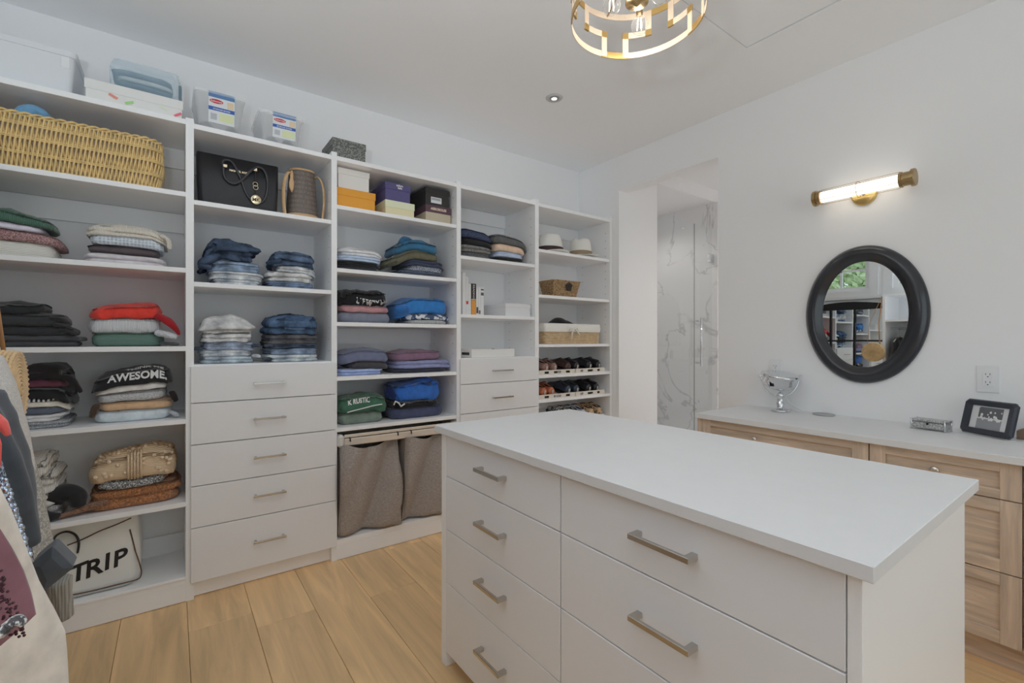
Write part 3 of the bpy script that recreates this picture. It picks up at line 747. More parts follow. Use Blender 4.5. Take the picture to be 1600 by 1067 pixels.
S = stack(st, 1.190, [(134, 256, 22, F('ribh', (86, 112, 102)), 'green ribbed sweater, bottom', {'layers': 1}), (133, 255, 25, F('rib', (172, 174, 178)), 'light grey ribbed sweater, middle', {'layers': 1, 'wr': .006}),
      (135, 252, 20, F('cotton', (205, 52, 42)), 'red sweater, topmost', {'layers': 1, 'wr': .008, 'tilt': .2, 'messy': 1.8})], seed=4, group='sweaters on the shelf with the red sweater')
x, z = at_y(262, 505, 2.69); flap([(x - .04, 2.72, z + .035), (x, 2.70, z + .01), (x + .03, 2.695, z - .025), (x + .045, 2.69, z - .055)], [.03, .032, .022, .008], F('cotton', (150, 22, 30)), S[2][0])
x, z = at_y(262, 523, 2.69); flap([(x - .04, 2.71, z + .01), (x, 2.69, z), (x + .035, 2.685, z - .012)], [.03, .028, .02], F('rib', (172, 174, 178)), S[1][0], name='sleeve')
x, z = at_y(262, 536, 2.70); flap([(x - .03, 2.71, z), (x + .02, 2.70, z - .004), (x + .045, 2.70, z - .006)], [.016, .015, .012], F('cotton', (70, 72, 74)), S[0][0])
st = 'in the stack behind the round straw bag'
S = stack(st, .851, [(22, 108, 12, F('tweed', (120, 122, 126), (158, 160, 164)), 'grey marl sweater, bottom', {}), (22, 100, 12, F('cotton', (178, 178, 180)), 'light grey sweater', {'layers': 2}),
      (20, 98, 12, F('cotton', (78, 86, 100)), 'slate blue top', {'layers': 1}), (20, 108, 10, F('cotton', (206, 200, 188)), 'cream cotton top', {'layers': 1}),
      (18, 100, 5, F('stripe', (240, 240, 240), (40, 40, 50)), 'black and white striped tee', {'layers': 1}), (20, 112, 16, F('cotton', (34, 34, 36)), 'black jersey sweater', {'layers': 1}),
      (12, 107, 21, F('cotton', (92, 50, 66)), 'burgundy sweater', {'layers': 1}), (8, 108, 10, F('cotton', (32, 28, 30)), 'black velvet top, topmost', {'layers': 1, 'wr': .006})], seed=5, group='folded tops behind the straw bag')
x, z = at_y(112, 592, 2.70); flap([(x - .05, 2.73, z + .01), (x - .01, 2.71, z + .005), (x + .02, 2.70, z - .04), (x + .03, 2.70, z - .06)], [.022, .024, .016, .01], F('cotton', (32, 28, 30)), S[7][0])
st = 'in the stack below the AWESOME lettering'
S = stack(st, .851, [(142, 270, 19, F('cotton', (196, 206, 212)), 'pale blue sweatshirt, bottom', {'layers': 1}), (149, 273, 14, F('cotton', (176, 142, 108)), 'tan sweater', {'layers': 1}),
      (150, 264, 17, F('tweed', (150, 150, 152), (178, 178, 180)), 'grey marl sweater', {'layers': 1, 'tilt': .15}), (140, 262, 12, F('cotton', (206, 202, 198)), 'off-white sweater', {'layers': 1, 'tilt': .1}),
      (137, 270, 20, F('cotton', (36, 36, 38)), 'black lettered tee, topmost', {'layers': 1, 'tilt': .18, 'wr': .01, 'name': 'folded_shirt', 'cat': 'shirt'})], seed=6, group='folded tops with the AWESOME tee')
WT = mat('white_print', (235, 235, 235), rough=.7)
x, z = at_y(222, 581, 2.69); Lt = S[4][2]
def on_top(L, x0, y0, slope=0.0, shx=0.0, arc=0.0, lift=.0008):
    """lettering lying on a garment's own top surface; t runs towards the back"""
    def fn(s, t, e):
        xx = x0 + s + shx * t; yy = y0 + t + arc * s * s + slope * s; return (xx, yy, L.top(xx, yy) + lift + e)
    return fn
def letter(txt, size, L, x0, y0, parent, **k):
    kw = {q: k.pop(q) for q in ('slope', 'shx', 'arc') if q in k}
    V, Fc = text_verts(txt, size, **k)
    fn = on_top(L, x0, y0, **kw)
    return MB().add([fn(*p) for p in V], Fc).build('printed_lettering', WT, parent)
def wrap_text(txt, size, L, x0, below, ob, parent, tilt=38, slope=0.0, arc=0.0, dy=0.0, **k):
    from mathutils.bvhtree import BVHTree
    og = ORG[ob.name]; tree = BVHTree.FromPolygons([v.co + og for v in ob.data.vertices], [tuple(q.vertices) for q in ob.data.polygons])
    ray = Vector((0, math.cos(R(tilt)), -math.sin(R(tilt)))); zt = L.top(x0, L.cy - L.hy * .96) - below
    flat_ = on_front(x0, zt, L.cy - L.hy + dy, tilt, slope, arc)
    def fn(a, b, e):
        q = Vector(flat_(a, b, 0)); hit = tree.ray_cast(q - ray * .15, ray)[0]
        return tuple((hit if hit else q) - ray * (.0028 + e))
    return text(txt, size, fn, WT, parent, **k)
wrap_text('AWESOME.', .042, Lt, at_y(216, 0, 2.69)[0], .020, S[4][1], S[4][0], bold=.0012, tilt=50, slope=.09)
wrap_text('THINK ME', .030, Lt, at_y(226, 0, 2.69)[0], -.012, S[4][1], S[4][0], bold=.001, tilt=72, slope=.05, dy=.035)
for (u0, v0, u1, v1, c, k) in ((150, 633, 143, 652, (70, 56, 44), 1), (268, 612, 276, 626, (40, 32, 32), 2), (266, 644, 279, 648, (140, 144, 150), 0)):
    x, z = at_y(u0, v0, 2.70); x2, z2 = at_y(u1, v1, 2.70); flap([(x, 2.72, z), ((x + x2) / 2, 2.70, (z + z2) / 2), (x2, 2.705, z2 - .003)], [.014, .015, .01], F('cotton', c), S[k][0], seed=k)
st = 'in the pile above the TRIP bag'
S = stack(st, .465, [(133, 284, 33, F('fleece', (176, 108, 58)), 'rust brown teddy fleece sweater, bottom', {'layers': 2, 'wr': .008}), (150, 264, 15, F('tweed', (60, 60, 62), (200, 200, 200)), 'black and white tweed knit sweater, middle', {'layers': 1}),
      (135, 278, 37, F('ribh', (200, 174, 142)), 'camel bobble-knit cardigan, topmost', {'layers': 1, 'wr': .012, 'tilt': .1, 'name': 'folded_cardigan'})], seed=7, group='knitwear above the TRIP bag')
Lc = S[2][2]; mb = MB(); rb = random.Random(4)
for i in range(46):
    fx = rb.uniform(-.95, .95)
    if i < 24:
        x = Lc.cx + Lc.hx * fx; y = 2.69 - .001; zb = Lc.bot(x, y + .03); z = zb + (Lc.top(x, y + .03) - zb) * rb.uniform(.15, .95)
        mb.ball((x, y + .004, z), .0085, 8)
    else:
        x = Lc.cx + Lc.hx * fx * .9; y = rb.uniform(2.71, 2.85); mb.ball((x, y, Lc.top(x, y)), .0085, 8)
mb.build('knit_bobble', F('cotton', (206, 182, 152)), S[2][0], kind='stuff')
mb = MB(); 
for k in range(5):
    x = Lc.cx - .02 + k * .011; mb.tube([(x, 2.686, Lc.bot(x, 2.7) + .008), (x, 2.682, Lc.bot(x, 2.7) + .05), (x, 2.69, Lc.top(x, 2.72) - .004), (x, 2.73, Lc.top(x, 2.73) + .002)], .005, 6)
mb.build('button_band', F('ribh', (200, 174, 142)), S[2][0])
x, z = at_y(130, 790, 2.70); flap([(x + .08, 2.72, .50), (x + .02, 2.71, .495), (x - .04, 2.70, .483), (x - .08, 2.69, .477)], [.03, .028, .02, .012], F('fleece', (140, 92, 60)), S[0][0], seed=4)
st = 'piled behind the hanging clothes'
S = stack(st, .465, [(30, 93, 26, F('tweed', (128, 128, 130), (170, 170, 172)), 'grey marl sweater, bottom,', {'layers': 2, 'wr': .01}), (22, 92, 20, F('tweed', (176, 174, 172), (206, 204, 202)), 'light grey sweater', {'layers': 2}),
      (20, 94, 30, F('rib', (214, 211, 206)), 'off-white ribbed sweater', {'layers': 2, 'wr': .012}), (24, 78, 20, F('rib', (220, 217, 212)), 'off-white ribbed scarf, topmost,', {'layers': 1, 'wr': .012, 'name': 'folded_scarf', 'cat': 'scarf'})], seed=8, group='knitwear behind the hanging clothes')
st = thing('black_sweater', 'crumpled black sweater slumped off the loose pile toward the rust fleece', 'sweater', (at_y(100, 790, 2.7)[0], 2.72, .466))
x, z = at_y(96, 780, 2.70)
flap([(x - .07, 2.78, .51), (x - .04, 2.75, .53), (x, 2.73, .565), (x + .045, 2.72, .55), (x + .05, 2.71, .50)], [.03, .045, .05, .045, .03], F('cotton', (38, 38, 40)), st, name='body', flat=(1, .8))
flap([(x - .06, 2.70, .51), (x - .045, 2.685, .492), (x + .0, 2.68, .484)], [.028, .024, .017], F('cotton', (38, 38, 40)), st)

# ---- jeans of the second unit
def jn(c): return F('denim', c)
J = dict(name='folded_jeans', cat='jeans')
def jeans(where, zs, items, seed, **k):
    return stack(where, zs, items, seed=seed, group='jeans stacked in the second shelving unit', **J, **k)
st = 'in the upper left jeans stack'
S = jeans(st, 1.494, [(330, 408, 10, jn((138, 152, 168)), 'light blue jeans, bottom', {'wr': .006}), (326, 412, 14, jn((150, 164, 180)), 'pale washed jeans, second from bottom', {'wr': .006, 'layers': 3}),
      (327, 410, 16, jn((92, 110, 134)), 'mid blue jeans, second from top', {'wr': .01, 'layers': 3}), (315, 403, 30, jn((44, 58, 80)), 'rumpled dark indigo jeans, topmost', {'wr': .024, 'layers': 3, 'messy': 2.6})], 11)
x, z = at_y(320, 412, 2.69); flap([(x + .06, 2.72, z + .05), (x + .01, 2.70, z + .02), (x - .018, 2.70, z - .005), (x + .03, 2.69, z - .018)], [.035, .038, .03, .02], jn((44, 58, 80)), S[3][0], name='trouser_leg')
st = 'in the upper right jeans stack'
S = jeans(st, 1.494, [(419, 493, 11, jn((76, 92, 116)), 'blue jeans, bottom', {'wr': .006, 'layers': 3}), (418, 492, 17, jn((208, 206, 202)), 'white jeans, second from bottom', {'wr': .008, 'layers': 2, 'messy': 1.8}),
      (432, 499, 10, jn((148, 158, 170)), 'pale grey-blue jeans, second from top', {'wr': .006}), (428, 498, 20, jn((58, 76, 102)), 'dark blue jeans, topmost', {'wr': .014, 'layers': 2, 'messy': 2.2})], 12)
x, z = at_y(415, 411, 2.69); flap([(x + .08, 2.70, z + .02), (x + .03, 2.70, z + .01), (x + .004, 2.70, z)], [.022, .02, .016], jn((36, 50, 72)), S[3][0], name='trouser_leg')
st = 'in the lower left jeans stack'
S = jeans(st, 1.103, [(315, 402, 12, jn((122, 136, 154)), 'blue-grey jeans, bottom', {'wr': .006, 'layers': 2}), (313, 398, 11, jn((134, 148, 168)), 'light denim jeans, second from bottom', {'wr': .006, 'layers': 2}),
      (315, 400, 14, jn((104, 116, 136)), 'slate denim jeans, third from bottom', {'wr': .008, 'layers': 3}), (315, 398, 14, jn((196, 198, 202)), 'white jeans, second from top', {'wr': .01, 'layers': 2, 'tilt': .1}),
      (312, 397, 19, jn((200, 202, 206)), 'white jeans, topmost', {'wr': .01, 'layers': 2, 'tilt': -.1, 'messy': 1.8})], 13)
for u, v, c, k in ((311, 545, (48, 58, 74), 2), (402, 540, (52, 62, 80), 2), (402, 556, (134, 148, 168), 1)):
    x, z = at_y(u, v, 2.695); flap([(x - .015, 2.72, z), (x, 2.70, z), (x + .015, 2.70, z - .004)], [.016, .018, .012], jn(c), S[k][0], name='trouser_leg', seed=u)
st = 'in the lower right jeans stack'
S = jeans(st, 1.103, [(415, 501, 12, jn((132, 148, 168)), 'light blue jeans, bottom', {'wr': .006, 'layers': 2}), (418, 503, 10, jn((88, 104, 128)), 'mid blue jeans, second from bottom', {'wr': .006, 'layers': 2}),
      (417, 502, 10, jn((54, 66, 86)), 'navy jeans, third from bottom', {'wr': .008, 'layers': 2}), (417, 500, 14, jn((66, 66, 70)), 'faded black jeans, second from top', {'wr': .01, 'layers': 3}),
      (420, 501, 27, jn((48, 70, 100)), 'bulky dark blue jeans, topmost', {'wr': .02, 'layers': 2, 'messy': 2.2})], 14)
L = S[4][2]; zt = L.top(L.cx, L.cy)
MB().box(L.cx - .055, L.cx + .045, 2.684, 2.690, L.base(L.cx, 2.7) + .028, L.base(L.cx, 2.7) + .073).xf(Matrix.Identity(4)).build('back_pocket', jn((58, 82, 114)), S[4][0], bevel=.002)
for u, v in ((416, 540), (414, 561)):
    x, z = at_y(u, v, 2.695); flap([(x + .03, 2.71, z), (x, 2.70, z), (x - .008, 2.70, z - .003)], [.018, .018, .012], jn((54, 60, 72)), S[2][0], name='trouser_leg', seed=u)

# ---- third unit
def tops(where, zs, items, seed, grp, **k): return stack(where, zs, items, seed=seed, group=grp, name='folded_shirt', cat='shirt', **k)
g = 'folded clothes on the shelf below the shoeboxes'
tops('in the left stack below the shoeboxes', 1.62, [(529, 596, 9, F('cotton', (40, 41, 44)), 'black top, bottom'), (530, 597, 8, F('cotton', (34, 35, 38)), 'black piped pyjama top, second from bottom'), (530, 600, 9, F('cotton', (150, 166, 188)), 'light blue shirt, second from top'), (530, 602, 11, F('cotton', (206, 206, 208)), 'white tee, topmost', {'wr': .006})], 21, g, y1=2.98)
S = tops('in the right stack below the shoeboxes', 1.62, [(624, 694, 9, F('tweed', (62, 70, 86), (96, 104, 122)), 'dark blue melange top, bottom'), (638, 697, 9, F('tweed', (70, 76, 92), (176, 180, 190)), 'navy and white patterned top'), (630, 700, 10, F('cotton', (48, 54, 74)), 'navy sweater'), (606, 690, 14, F('cotton', (86, 84, 66)), 'olive green sweater', {'wr': .008, 'layers': 1}), (618, 690, 16, F('cotton', (44, 92, 124)), 'teal hooded sweater, topmost', {'layers': 1, 'wr': .008, 'name': 'folded_hoodie', 'cat': 'hoodie'})], 22, g)
x, z = at_y(636, 381, 2.70); flap([(x - .03, 2.74, z + .0), (x - .005, 2.74, z + .03), (x + .04, 2.75, z + .025), (x + .07, 2.77, z)], [.02, .03, .028, .02], F('cotton', (38, 82, 114)), S[4][0], name='hood', flat=(1, .8))
x, z = at_y(605, 412, 2.70); flap([(x + .06, 2.71, z + .02), (x + .02, 2.70, z + .005), (x - .01, 2.69, z - .015)], [.022, .024, .016], F('cotton', (62, 62, 48)), S[3][0])
g = 'folded clothes on the shelf with the LIFESTYLE tee'
S = tops('in the stack with the LIFESTYLE tee', 1.32, [(530, 616, 17, F('cotton', (104, 108, 122)), 'slate grey sweater, bottom', {'layers': 1, 'wr': .008}), (533, 613, 11, F('cotton', (160, 112, 116)), 'dusty pink top, middle', {'layers': 1}), (528, 612, 23, F('cotton', (34, 34, 37)), 'black lettered tee, topmost', {'layers': 1, 'wr': .014, 'messy': 1.5})], 23, g, y1=2.99)
Lt = S[2][2]; wrap_text('LIFESTYLE', .036, Lt, at_y(582, 0, 2.69)[0], .046, S[2][1], S[2][0], tilt=30, arc=1.6, space=1.15, dy=-.006, bold=.0008)
x, z = at_y(534, 456, 2.70); flap([(x + .06, 2.73, z - .015), (x + .02, 2.71, z + .0), (x + .005, 2.71, z - .03)], [.02, .022, .02], F('cotton', (30, 30, 33)), S[2][0])
S = tops('beside the LIFESTYLE tee stack', 1.32, [(641, 704, 7, F('tweed', (136, 136, 136), (168, 168, 168)), 'grey marl top, bottom', {'layers': 1}), (636, 706, 10, F('blotch', (208, 210, 212), (60, 74, 100)), 'white and blue patterned shirt, middle', {'layers': 1}), (622, 706, 25, F('cotton', (38, 104, 172)), 'rolled royal blue sweatshirt, topmost', {'layers': 1, 'wr': .006})], 24, g, y1=2.99)
x, z = at_y(624, 485, 2.69); flap([(x + .05, 2.70, z + .012), (x + .015, 2.69, z + .004), (x - .02, 2.71, z + .01)], [.03, .034, .026], F('cotton', (34, 88, 152)), S[2][0], name='rolled_sleeve', flat=(1, 1))
g = 'folded clothes on the shelf above the green hoodie'
S = tops('in the left stack above the green hoodie', 1.015, [(529, 604, 10, F('cotton', (136, 152, 192)), 'light blue shirt, bottom'), (545, 611, 12, F('cotton', (62, 60, 64)), 'charcoal sweater, middle', {'layers': 1}), (531, 610, 19, F('cotton', (92, 98, 124)), 'slate blue sweater, topmost', {'layers': 1, 'wr': .008})], 25, g)
S = tops('in the stack topped by the mauve top', 1.015, [(618, 703, 7, F('cotton', (46, 46, 58)), 'black trousers, bottom', {'layers': 1, 'name': 'folded_trousers', 'cat': 'trousers'}), (618, 709, 14, F('cotton', (116, 120, 156)), 'lavender blue sweater, middle', {'wr': .006}), (617, 695, 13, F('cotton', (112, 84, 106)), 'mauve top, topmost', {'layers': 1, 'wr': .008})], 26, g)
g = 'sweatshirts above the laundry bags'
S = tops('above the laundry bags at left', .731, [(531, 604, 18, F('cotton', (102, 116, 106)), 'grey-green sweatshirt, bottom', {'layers': 1}), (529, 612, 24, F('cotton', (58, 98, 78)), 'green hooded sweatshirt with white lettering, topmost', {'layers': 1, 'wr': .018, 'name': 'folded_hoodie', 'cat': 'hoodie', 'messy': 1.8})], 27, g)
Lt = S[1][2]; wrap_text('K RUSTIC', .030, Lt, at_y(562, 0, 2.69)[0], .008, S[1][1], S[1][0], tilt=50, slope=.1, dy=-.004, bold=.001)
za = at_y(542, 647, 2.68)[1]
x0, _ = at_y(543, 0, 2.68); x1, _ = at_y(597, 0, 2.68)
zp = [(x0 + (x1 - x0) * t, 2.683 - .004 * math.sin(t * 3), Lt.bot(x0 + (x1 - x0) * t, 2.70) + .018 + .032 * t) for t in [i / 10 for i in range(11)]]
MB().tube(zp, .0062, 8, flat=(1, .5)).build('drawcord', WT, S[1][0])
S = tops('above the laundry bags at right', .731, [(614, 698, 18, F('cotton', (60, 66, 92)), 'navy sweatshirt, bottom', {'layers': 1, 'wr': .006}), (618, 690, 10, F('cotton', (28, 28, 32)), 'black tee, middle', {'layers': 1}), (618, 696, 28, F('cotton', (40, 92, 176)), 'crumpled cobalt blue sweatshirt, topmost', {'layers': 1, 'wr': .02, 'messy': 2.2, 'tilt': .1})], 28, g)
x, z = at_y(614, 612, 2.70); flap([(x, 2.76, z + .02), (x - .005, 2.74, z + .0), (x + .02, 2.72, z - .04)], [.022, .026, .018], F('cotton', (26, 38, 82)), S[2][0], name='collar')
x, z = at_y(618, 630, 2.68); MB().tube([(x - .01, 2.684, z - .01), (x, 2.68, z + .012), (x + .02, 2.678, z - .0), (x + .035, 2.68, z - .022), (x + .06, 2.684, z - .008)], .005, 8).build('drawcord', WT, S[2][0])

# ---- fourth unit
g = 'sweaters above the books'
stack('in the left stack above the books', 1.775, [(722, 772, 11, F('tweed', (70, 70, 74), (112, 112, 114)), 'charcoal tweed sweater, bottom'), (722, 772, 11, F('tweed', (86, 84, 82), (140, 138, 134)), 'grey marl sweater, second from bottom', {'tilt': -.1}), (722, 774, 11, F('cotton', (32, 32, 34)), 'black sweater, second from top', {'layers': 1, 'tilt': -.1}), (722, 775, 13, F('tweed', (44, 52, 74), (72, 82, 108)), 'navy melange sweater, topmost', {'layers': 1, 'tilt': -.15, 'wr': .008})], seed=31, group=g)
stack('in the right stack above the books', 1.775, [(777, 822, 9, F('cotton', (40, 38, 38)), 'black sweater, bottom'), (777, 822, 9, F('cotton', (146, 158, 180)), 'light blue sweater, second from bottom', {'tilt': -.1}), (776, 826, 12, F('cotton', (188, 160, 136)), 'tan sweater, second from top', {'layers': 1, 'tilt': -.1}), (775, 830, 13, F('cotton', (84, 84, 84)), 'dark grey sweater, topmost', {'layers': 1, 'tilt': -.15, 'wr': .006})], seed=32, group=g)
# ================================================================== THINGS ON THE UPPER SHELVES
def paper(key, c, **k): return mat(key, tone(c, 1.3, .08), rough=.7, **k)
TOP = {k: TOPZ[k] + .0005 for k in range(5)}
def rrect(cx, cy, hx, hy, r, n=6):
    P = []
    for (sx, sy, a0) in ((1, 1, 0), (-1, 1, 90), (-1, -1, 180), (1, -1, 270)):
        for i in range(n + 1):
            q = R(a0 + 90 * i / n); P.append((cx + sx * (hx - r) + r * math.cos(q), cy + sy * (hy - r) + r * math.sin(q)))
    return P
def ring(cx, cy, hx, hy, r, z, n=6): return [(x, y, z) for x, y in rrect(cx, cy, hx, hy, r, n)]
def shell(mb, cx, cy, hx0, hy0, hx1, hy1, r, z0, z1, t=.003):
    """open tub with tapered walls"""
    return mb.loft([ring(cx, cy, hx0 * .5, hy0 * .5, r, z0), ring(cx, cy, hx0, hy0, r, z0), ring(cx, cy, hx1, hy1, r, z1), ring(cx, cy, hx1 - t, hy1 - t, r, z1), ring(cx, cy, hx0 - t, hy0 - t, r, z0 + t), ring(cx, cy, hx0 * .5, hy0 * .5, r, z0 + t)], smooth=False)
# white bin at the far left of the top shelf
x1 = at_y(117, 0, 2.70)[0]; x0 = x1 - .62
t = thing('storage_bin', 'long white plastic storage bin at the left end of the top shelf', 'storage bin', ((x0 + x1) / 2, 2.84, TOP[0]))
shell(MB(), (x0 + x1) / 2, 2.84, .295, .13, .31, .14, .02, TOP[0], TOP[0] + .17).build('tub', paper('white_bin', (200, 202, 206)), t)
MB().loft([ring((x0 + x1) / 2, 2.84, .316, .146, .02, TOP[0] + .17), ring((x0 + x1) / 2, 2.84, .318, .148, .02, TOP[0] + .193), ring((x0 + x1) / 2, 2.84, .29, .12, .02, TOP[0] + .198)], smooth=False).build('lid', paper('white_bin', (200, 202, 206)), t)
bx('latch', M_WHITE, t, x1 - .045, x1 - .015, 2.70, 2.712, TOP[0] + .12, TOP[0] + .185, bevel=.003)
xa = at_y(134, 0, 2.72)[0]; xb = at_y(286, 0, 2.68)[0]
t = thing('flat_box', 'flat white cardboard box with coloured flecks under the clear blue container', 'box', ((xa + xb) / 2, 2.8, TOP[0]))
bx('box_base', paper('white_card', (186, 186, 184)), t, xa + .004, xb - .004, 2.674, 2.944, TOP[0], TOP[0] + .085, bevel=.002)
bx('lid', paper('white_card', (186, 186, 184)), t, xa, xb, 2.67, 2.948, TOP[0] + .05, TOP[0] + .092, bevel=.002)
for u, v, c, a in ((177, 146, (190, 120, 104), 25), (202, 156, (138, 176, 110), -25), (255, 164, (196, 200, 182), 25), (278, 175, (188, 90, 104), -35)):
    x, z = at_y(u, v, 2.669); z = min(z, TOP[0] + .08)
    MB().box(-.016, .016, -.0006, .0006, -.005, .005).xf(Matrix.Translation((x, 2.6693, z - .012)) @ Matrix.Rotation(R(a), 4, 'Y')).build('printed_fleck', paper('fleck%d' % u, c), t)
xa = at_y(170, 0, 2.70)[0]; xb = at_y(284, 0, 2.70)[0]; zt = TOP[0] + .0935
t = thing('storage_container', 'clear blue-tinted lidded container of folded clothes on the flat white box', 'storage container', ((xa + xb) / 2, 2.81, zt))
CB = clear('clear_blue_plastic', (176, 206, 222), .34, .12)
cx = (xa + xb) / 2; hx = (xb - xa) / 2
MB().loft([ring(cx, 2.81, hx - .006, .105, .03, zt), ring(cx, 2.81, hx, .11, .03, zt + .03), ring(cx, 2.81, hx, .11, .03, zt + .10), ring(cx, 2.81, hx - .012, .10, .03, zt + .135), ring(cx, 2.81, hx - .05, .07, .03, zt + .14)], smooth=False).build('clear_shell', CB, t)
bx('latch', mat('dark_blue_latch', (52, 70, 84), rough=.5), t, xb - .012, xb + .001, 2.74, 2.80, zt + .005, zt + .10, bevel=.003)
for k in range(4):
    L = Lay(xa + .012, xb - .03, 2.72, 2.90, zt + .006 + .024 * k, .022, 0, .002, 300 + k)
    tt, oo = folded('folded_shirt', ['grey shirt at the bottom of the clear blue container', 'slate blue shirt low in the clear blue container', 'light grey shirt in the clear blue container', 'blue-grey shirt on top inside the clear blue container'][k], 'shirt', F('cotton', [(120, 124, 128), (84, 98, 112), (156, 160, 164), (104, 118, 130)][k]), L, 1, 'shirts in the clear blue container', M=40)
# clear bins with shop labels
CP = clear('clear_plastic', (240, 242, 244), .30, .1)
def label_sheet(t, x0, x1, z0, z1, y, lean):
    def pm(a, b, e=0): return (x0 + (x1 - x0) * a, y + lean * b - e, z0 + (z1 - z0) * b)
    def rect(a0, a1, b0, b1, e, name, m): return MB().add([pm(a0, b0, e), pm(a1, b0, e), pm(a1, b1, e), pm(a0, b1, e), pm(a0, b0, e - .0006), pm(a1, b0, e - .0006), pm(a1, b1, e - .0006), pm(a0, b1, e - .0006)], [(0, 1, 2, 3), (7, 6, 5, 4), (0, 4, 5, 1), (1, 5, 6, 2), (2, 6, 7, 3), (3, 7, 4, 0)]).build(name, m, s_)
    s_ = None
    W_ = paper('label_white', (196, 198, 200)); B1 = paper('label_blue', (74, 108, 150)); B2 = paper('label_deep_blue', (48, 84, 150)); RD = paper('label_red', (170, 44, 52))
    s_ = MB().add([pm(0, 0, 0), pm(1, 0, 0), pm(1, 1, 0), pm(0, 1, 0), pm(0, 0, -.001), pm(1, 0, -.001), pm(1, 1, -.001), pm(0, 1, -.001)], [(0, 1, 2, 3), (7, 6, 5, 4), (0, 4, 5, 1), (1, 5, 6, 2), (2, 6, 7, 3), (3, 7, 4, 0)]).build('shop_label', W_, t)
    rect(0, 1, .82, 1, .0008, 'blue_band', B1); rect(0, 1, .40, .52, .0008, 'blue_stripe', B2)
    mb = MB(); P = [pm(.30 + .26 * math.cos(q), .70 + .07 * math.sin(q), .0012) for q in [i * math.pi / 8 for i in range(16)]]
    mb.add(P, [tuple(range(16))]); mb.build('red_oval', RD, s_)
    rect(.72, .96, .54, .76, .0008, 'tan_panel', paper('label_tan', (198, 178, 150))); rect(.42, .95, .08, .34, .0008, 'yellow_panel', paper('label_yellow', (196, 202, 158))); rect(.08, .32, .10, .30, .0008, 'barcode', paper('label_grey', (150, 152, 156)))
    w_ = x1 - x0
    fn = lambda s, tt, e: pm(.30 + s / w_, .675 + tt / (z1 - z0), .0016 + e)
    text('Rubbermaid', w_ * .085, fn, W_, s_, bold=.0002, ext=.0002)
    fn = lambda s, tt, e: pm(.5 + s / w_, .43 + tt / (z1 - z0), .0012 + e)
    text('STORAGE BOXES', w_ * .085, fn, W_, s_, bold=.0002, ext=.0002)
for i, (ua, ub, v1, lab, la, lb, lv0, lv1) in enumerate(((303, 380, 138, 'left clear plastic shoe bin with a blue-banded shop label on the top shelf', 326, 367, 186, 134), (404, 472, 168, 'right clear plastic shoe bin with a blue-banded shop label on the top shelf', 427, 463, 207, 163))):
    yf = 2.70; xa = at_y(ua + 6, 0, yf)[0]; xb = at_y(ub - 2, 0, yf)[0]; cx = (xa + xb) / 2; hx = (xb - xa) / 2; z0 = TOP[1]
    t = thing('shoe_bin', lab, 'storage bin', (cx, 2.84, z0), 'clear shoe bins on the top shelf')
    hh = .19 if i == 0 else .165
    shell(MB(), cx, 2.845, hx - .008, .12, hx + .012, .145, .018, z0, z0 + hh).build('clear_tub', CP, t)
    MB().loft([ring(cx, 2.845, hx + .016, .149, .02, z0 + hh), ring(cx, 2.845, hx + .018, .151, .02, z0 + hh + .012), ring(cx, 2.845, hx - .01, .13, .02, z0 + hh + .016)], smooth=False).build('lid', CP, t)
    label_sheet(t, at_y(la, 0, 2.69)[0], at_y(lb, 0, 2.69)[0], z0 + .055, z0 + .055 + (.145 if i == 0 else .125), 2.714, -.018)
    for k in range(2):
        g_ = thing('shoe', ['grey', 'dark grey'][k] + ' shoe packed inside the ' + ['left', 'right'][i] + ' clear shoe bin', 'shoe', (cx, 2.85, z0 + .004), 'shoes inside the clear bins')
        xx = cx - .055 + .11 * k if i == 0 else cx - .04 + .08 * k
        MB().loft([[(xx + .032 * w_ * math.cos(q), 2.74 + .2 * s_, z0 + .005 + max(0, h_ * (.5 + .5 * math.sin(q)))) for q in [j * math.pi / 8 for j in range(16)]] for s_, w_, h_ in ((0, .5, .04), (.15, 1, .07), (.4, .95, .06), (.7, 1.1, .045), (1, .5, .025))]).build('upper', F('cotton', [(104, 104, 110), (70, 70, 76)][k]), g_)

# patterned box, shoeboxes
def lidbox(name, label, cat, x0, x1, y0, y1, z0, h, lh, mb_, ml, group=None, over=.003):
    t = thing(name, label, cat, ((x0 + x1) / 2, (y0 + y1) / 2, z0), group)
    bx('box_base', mb_, t, x0 + over, x1 - over, y0 + over, y1 - over, z0, z0 + h - .003, bevel=.001)
    bx('lid', ml, t, x0, x1, y0, y1, z0 + h - lh, z0 + h, bevel=.0012)
    return t
PM = paper('paisley_grey', (74, 76, 74), kind='blotch', col2=(150, 150, 144), scale=4.5)
xa = at_y(519, 0, 2.66)[0] + .012; xb = at_y(572, 0, 2.70)[0]
lidbox('patterned_box', 'grey paisley patterned lidded box alone on the top shelf', 'box', xa, xb, 2.70, 2.93, TOP[2], .125, .04, PM, PM)
yb = 2.70
def bxx(u0, u1): return at_y(u0, 0, yb)[0], at_y(u1, 0, yb)[0]
grp = 'shoeboxes on the upper shelf'
WB = paper('box_white', (184, 182, 178)); OR = paper('box_orange', (206, 142, 48)); PU = paper('box_purple', (72, 68, 108)); CRM = paper('box_cream', (186, 178, 144)); SG = paper('box_sage', (184, 186, 158))
BK = paper('box_black', (44, 43, 42)); PL = paper('box_plum', (78, 56, 66)); BG = paper('box_beige', (158, 146, 126))
z = 1.9705
a, b = bxx(534, 587); lidbox('shoebox', 'orange shoebox at the left of the upper shelf, under the white box', 'shoebox', a - .03, b, yb, yb + .27, z, .118, .042, OR, OR, grp)
a2, b2 = bxx(534, 578); lidbox('shoebox', 'white lidded shoebox on the orange one', 'shoebox', a2 - .02, b2, yb + .005, yb + .26, z + .1185, .115, .035, WB, WB, grp)
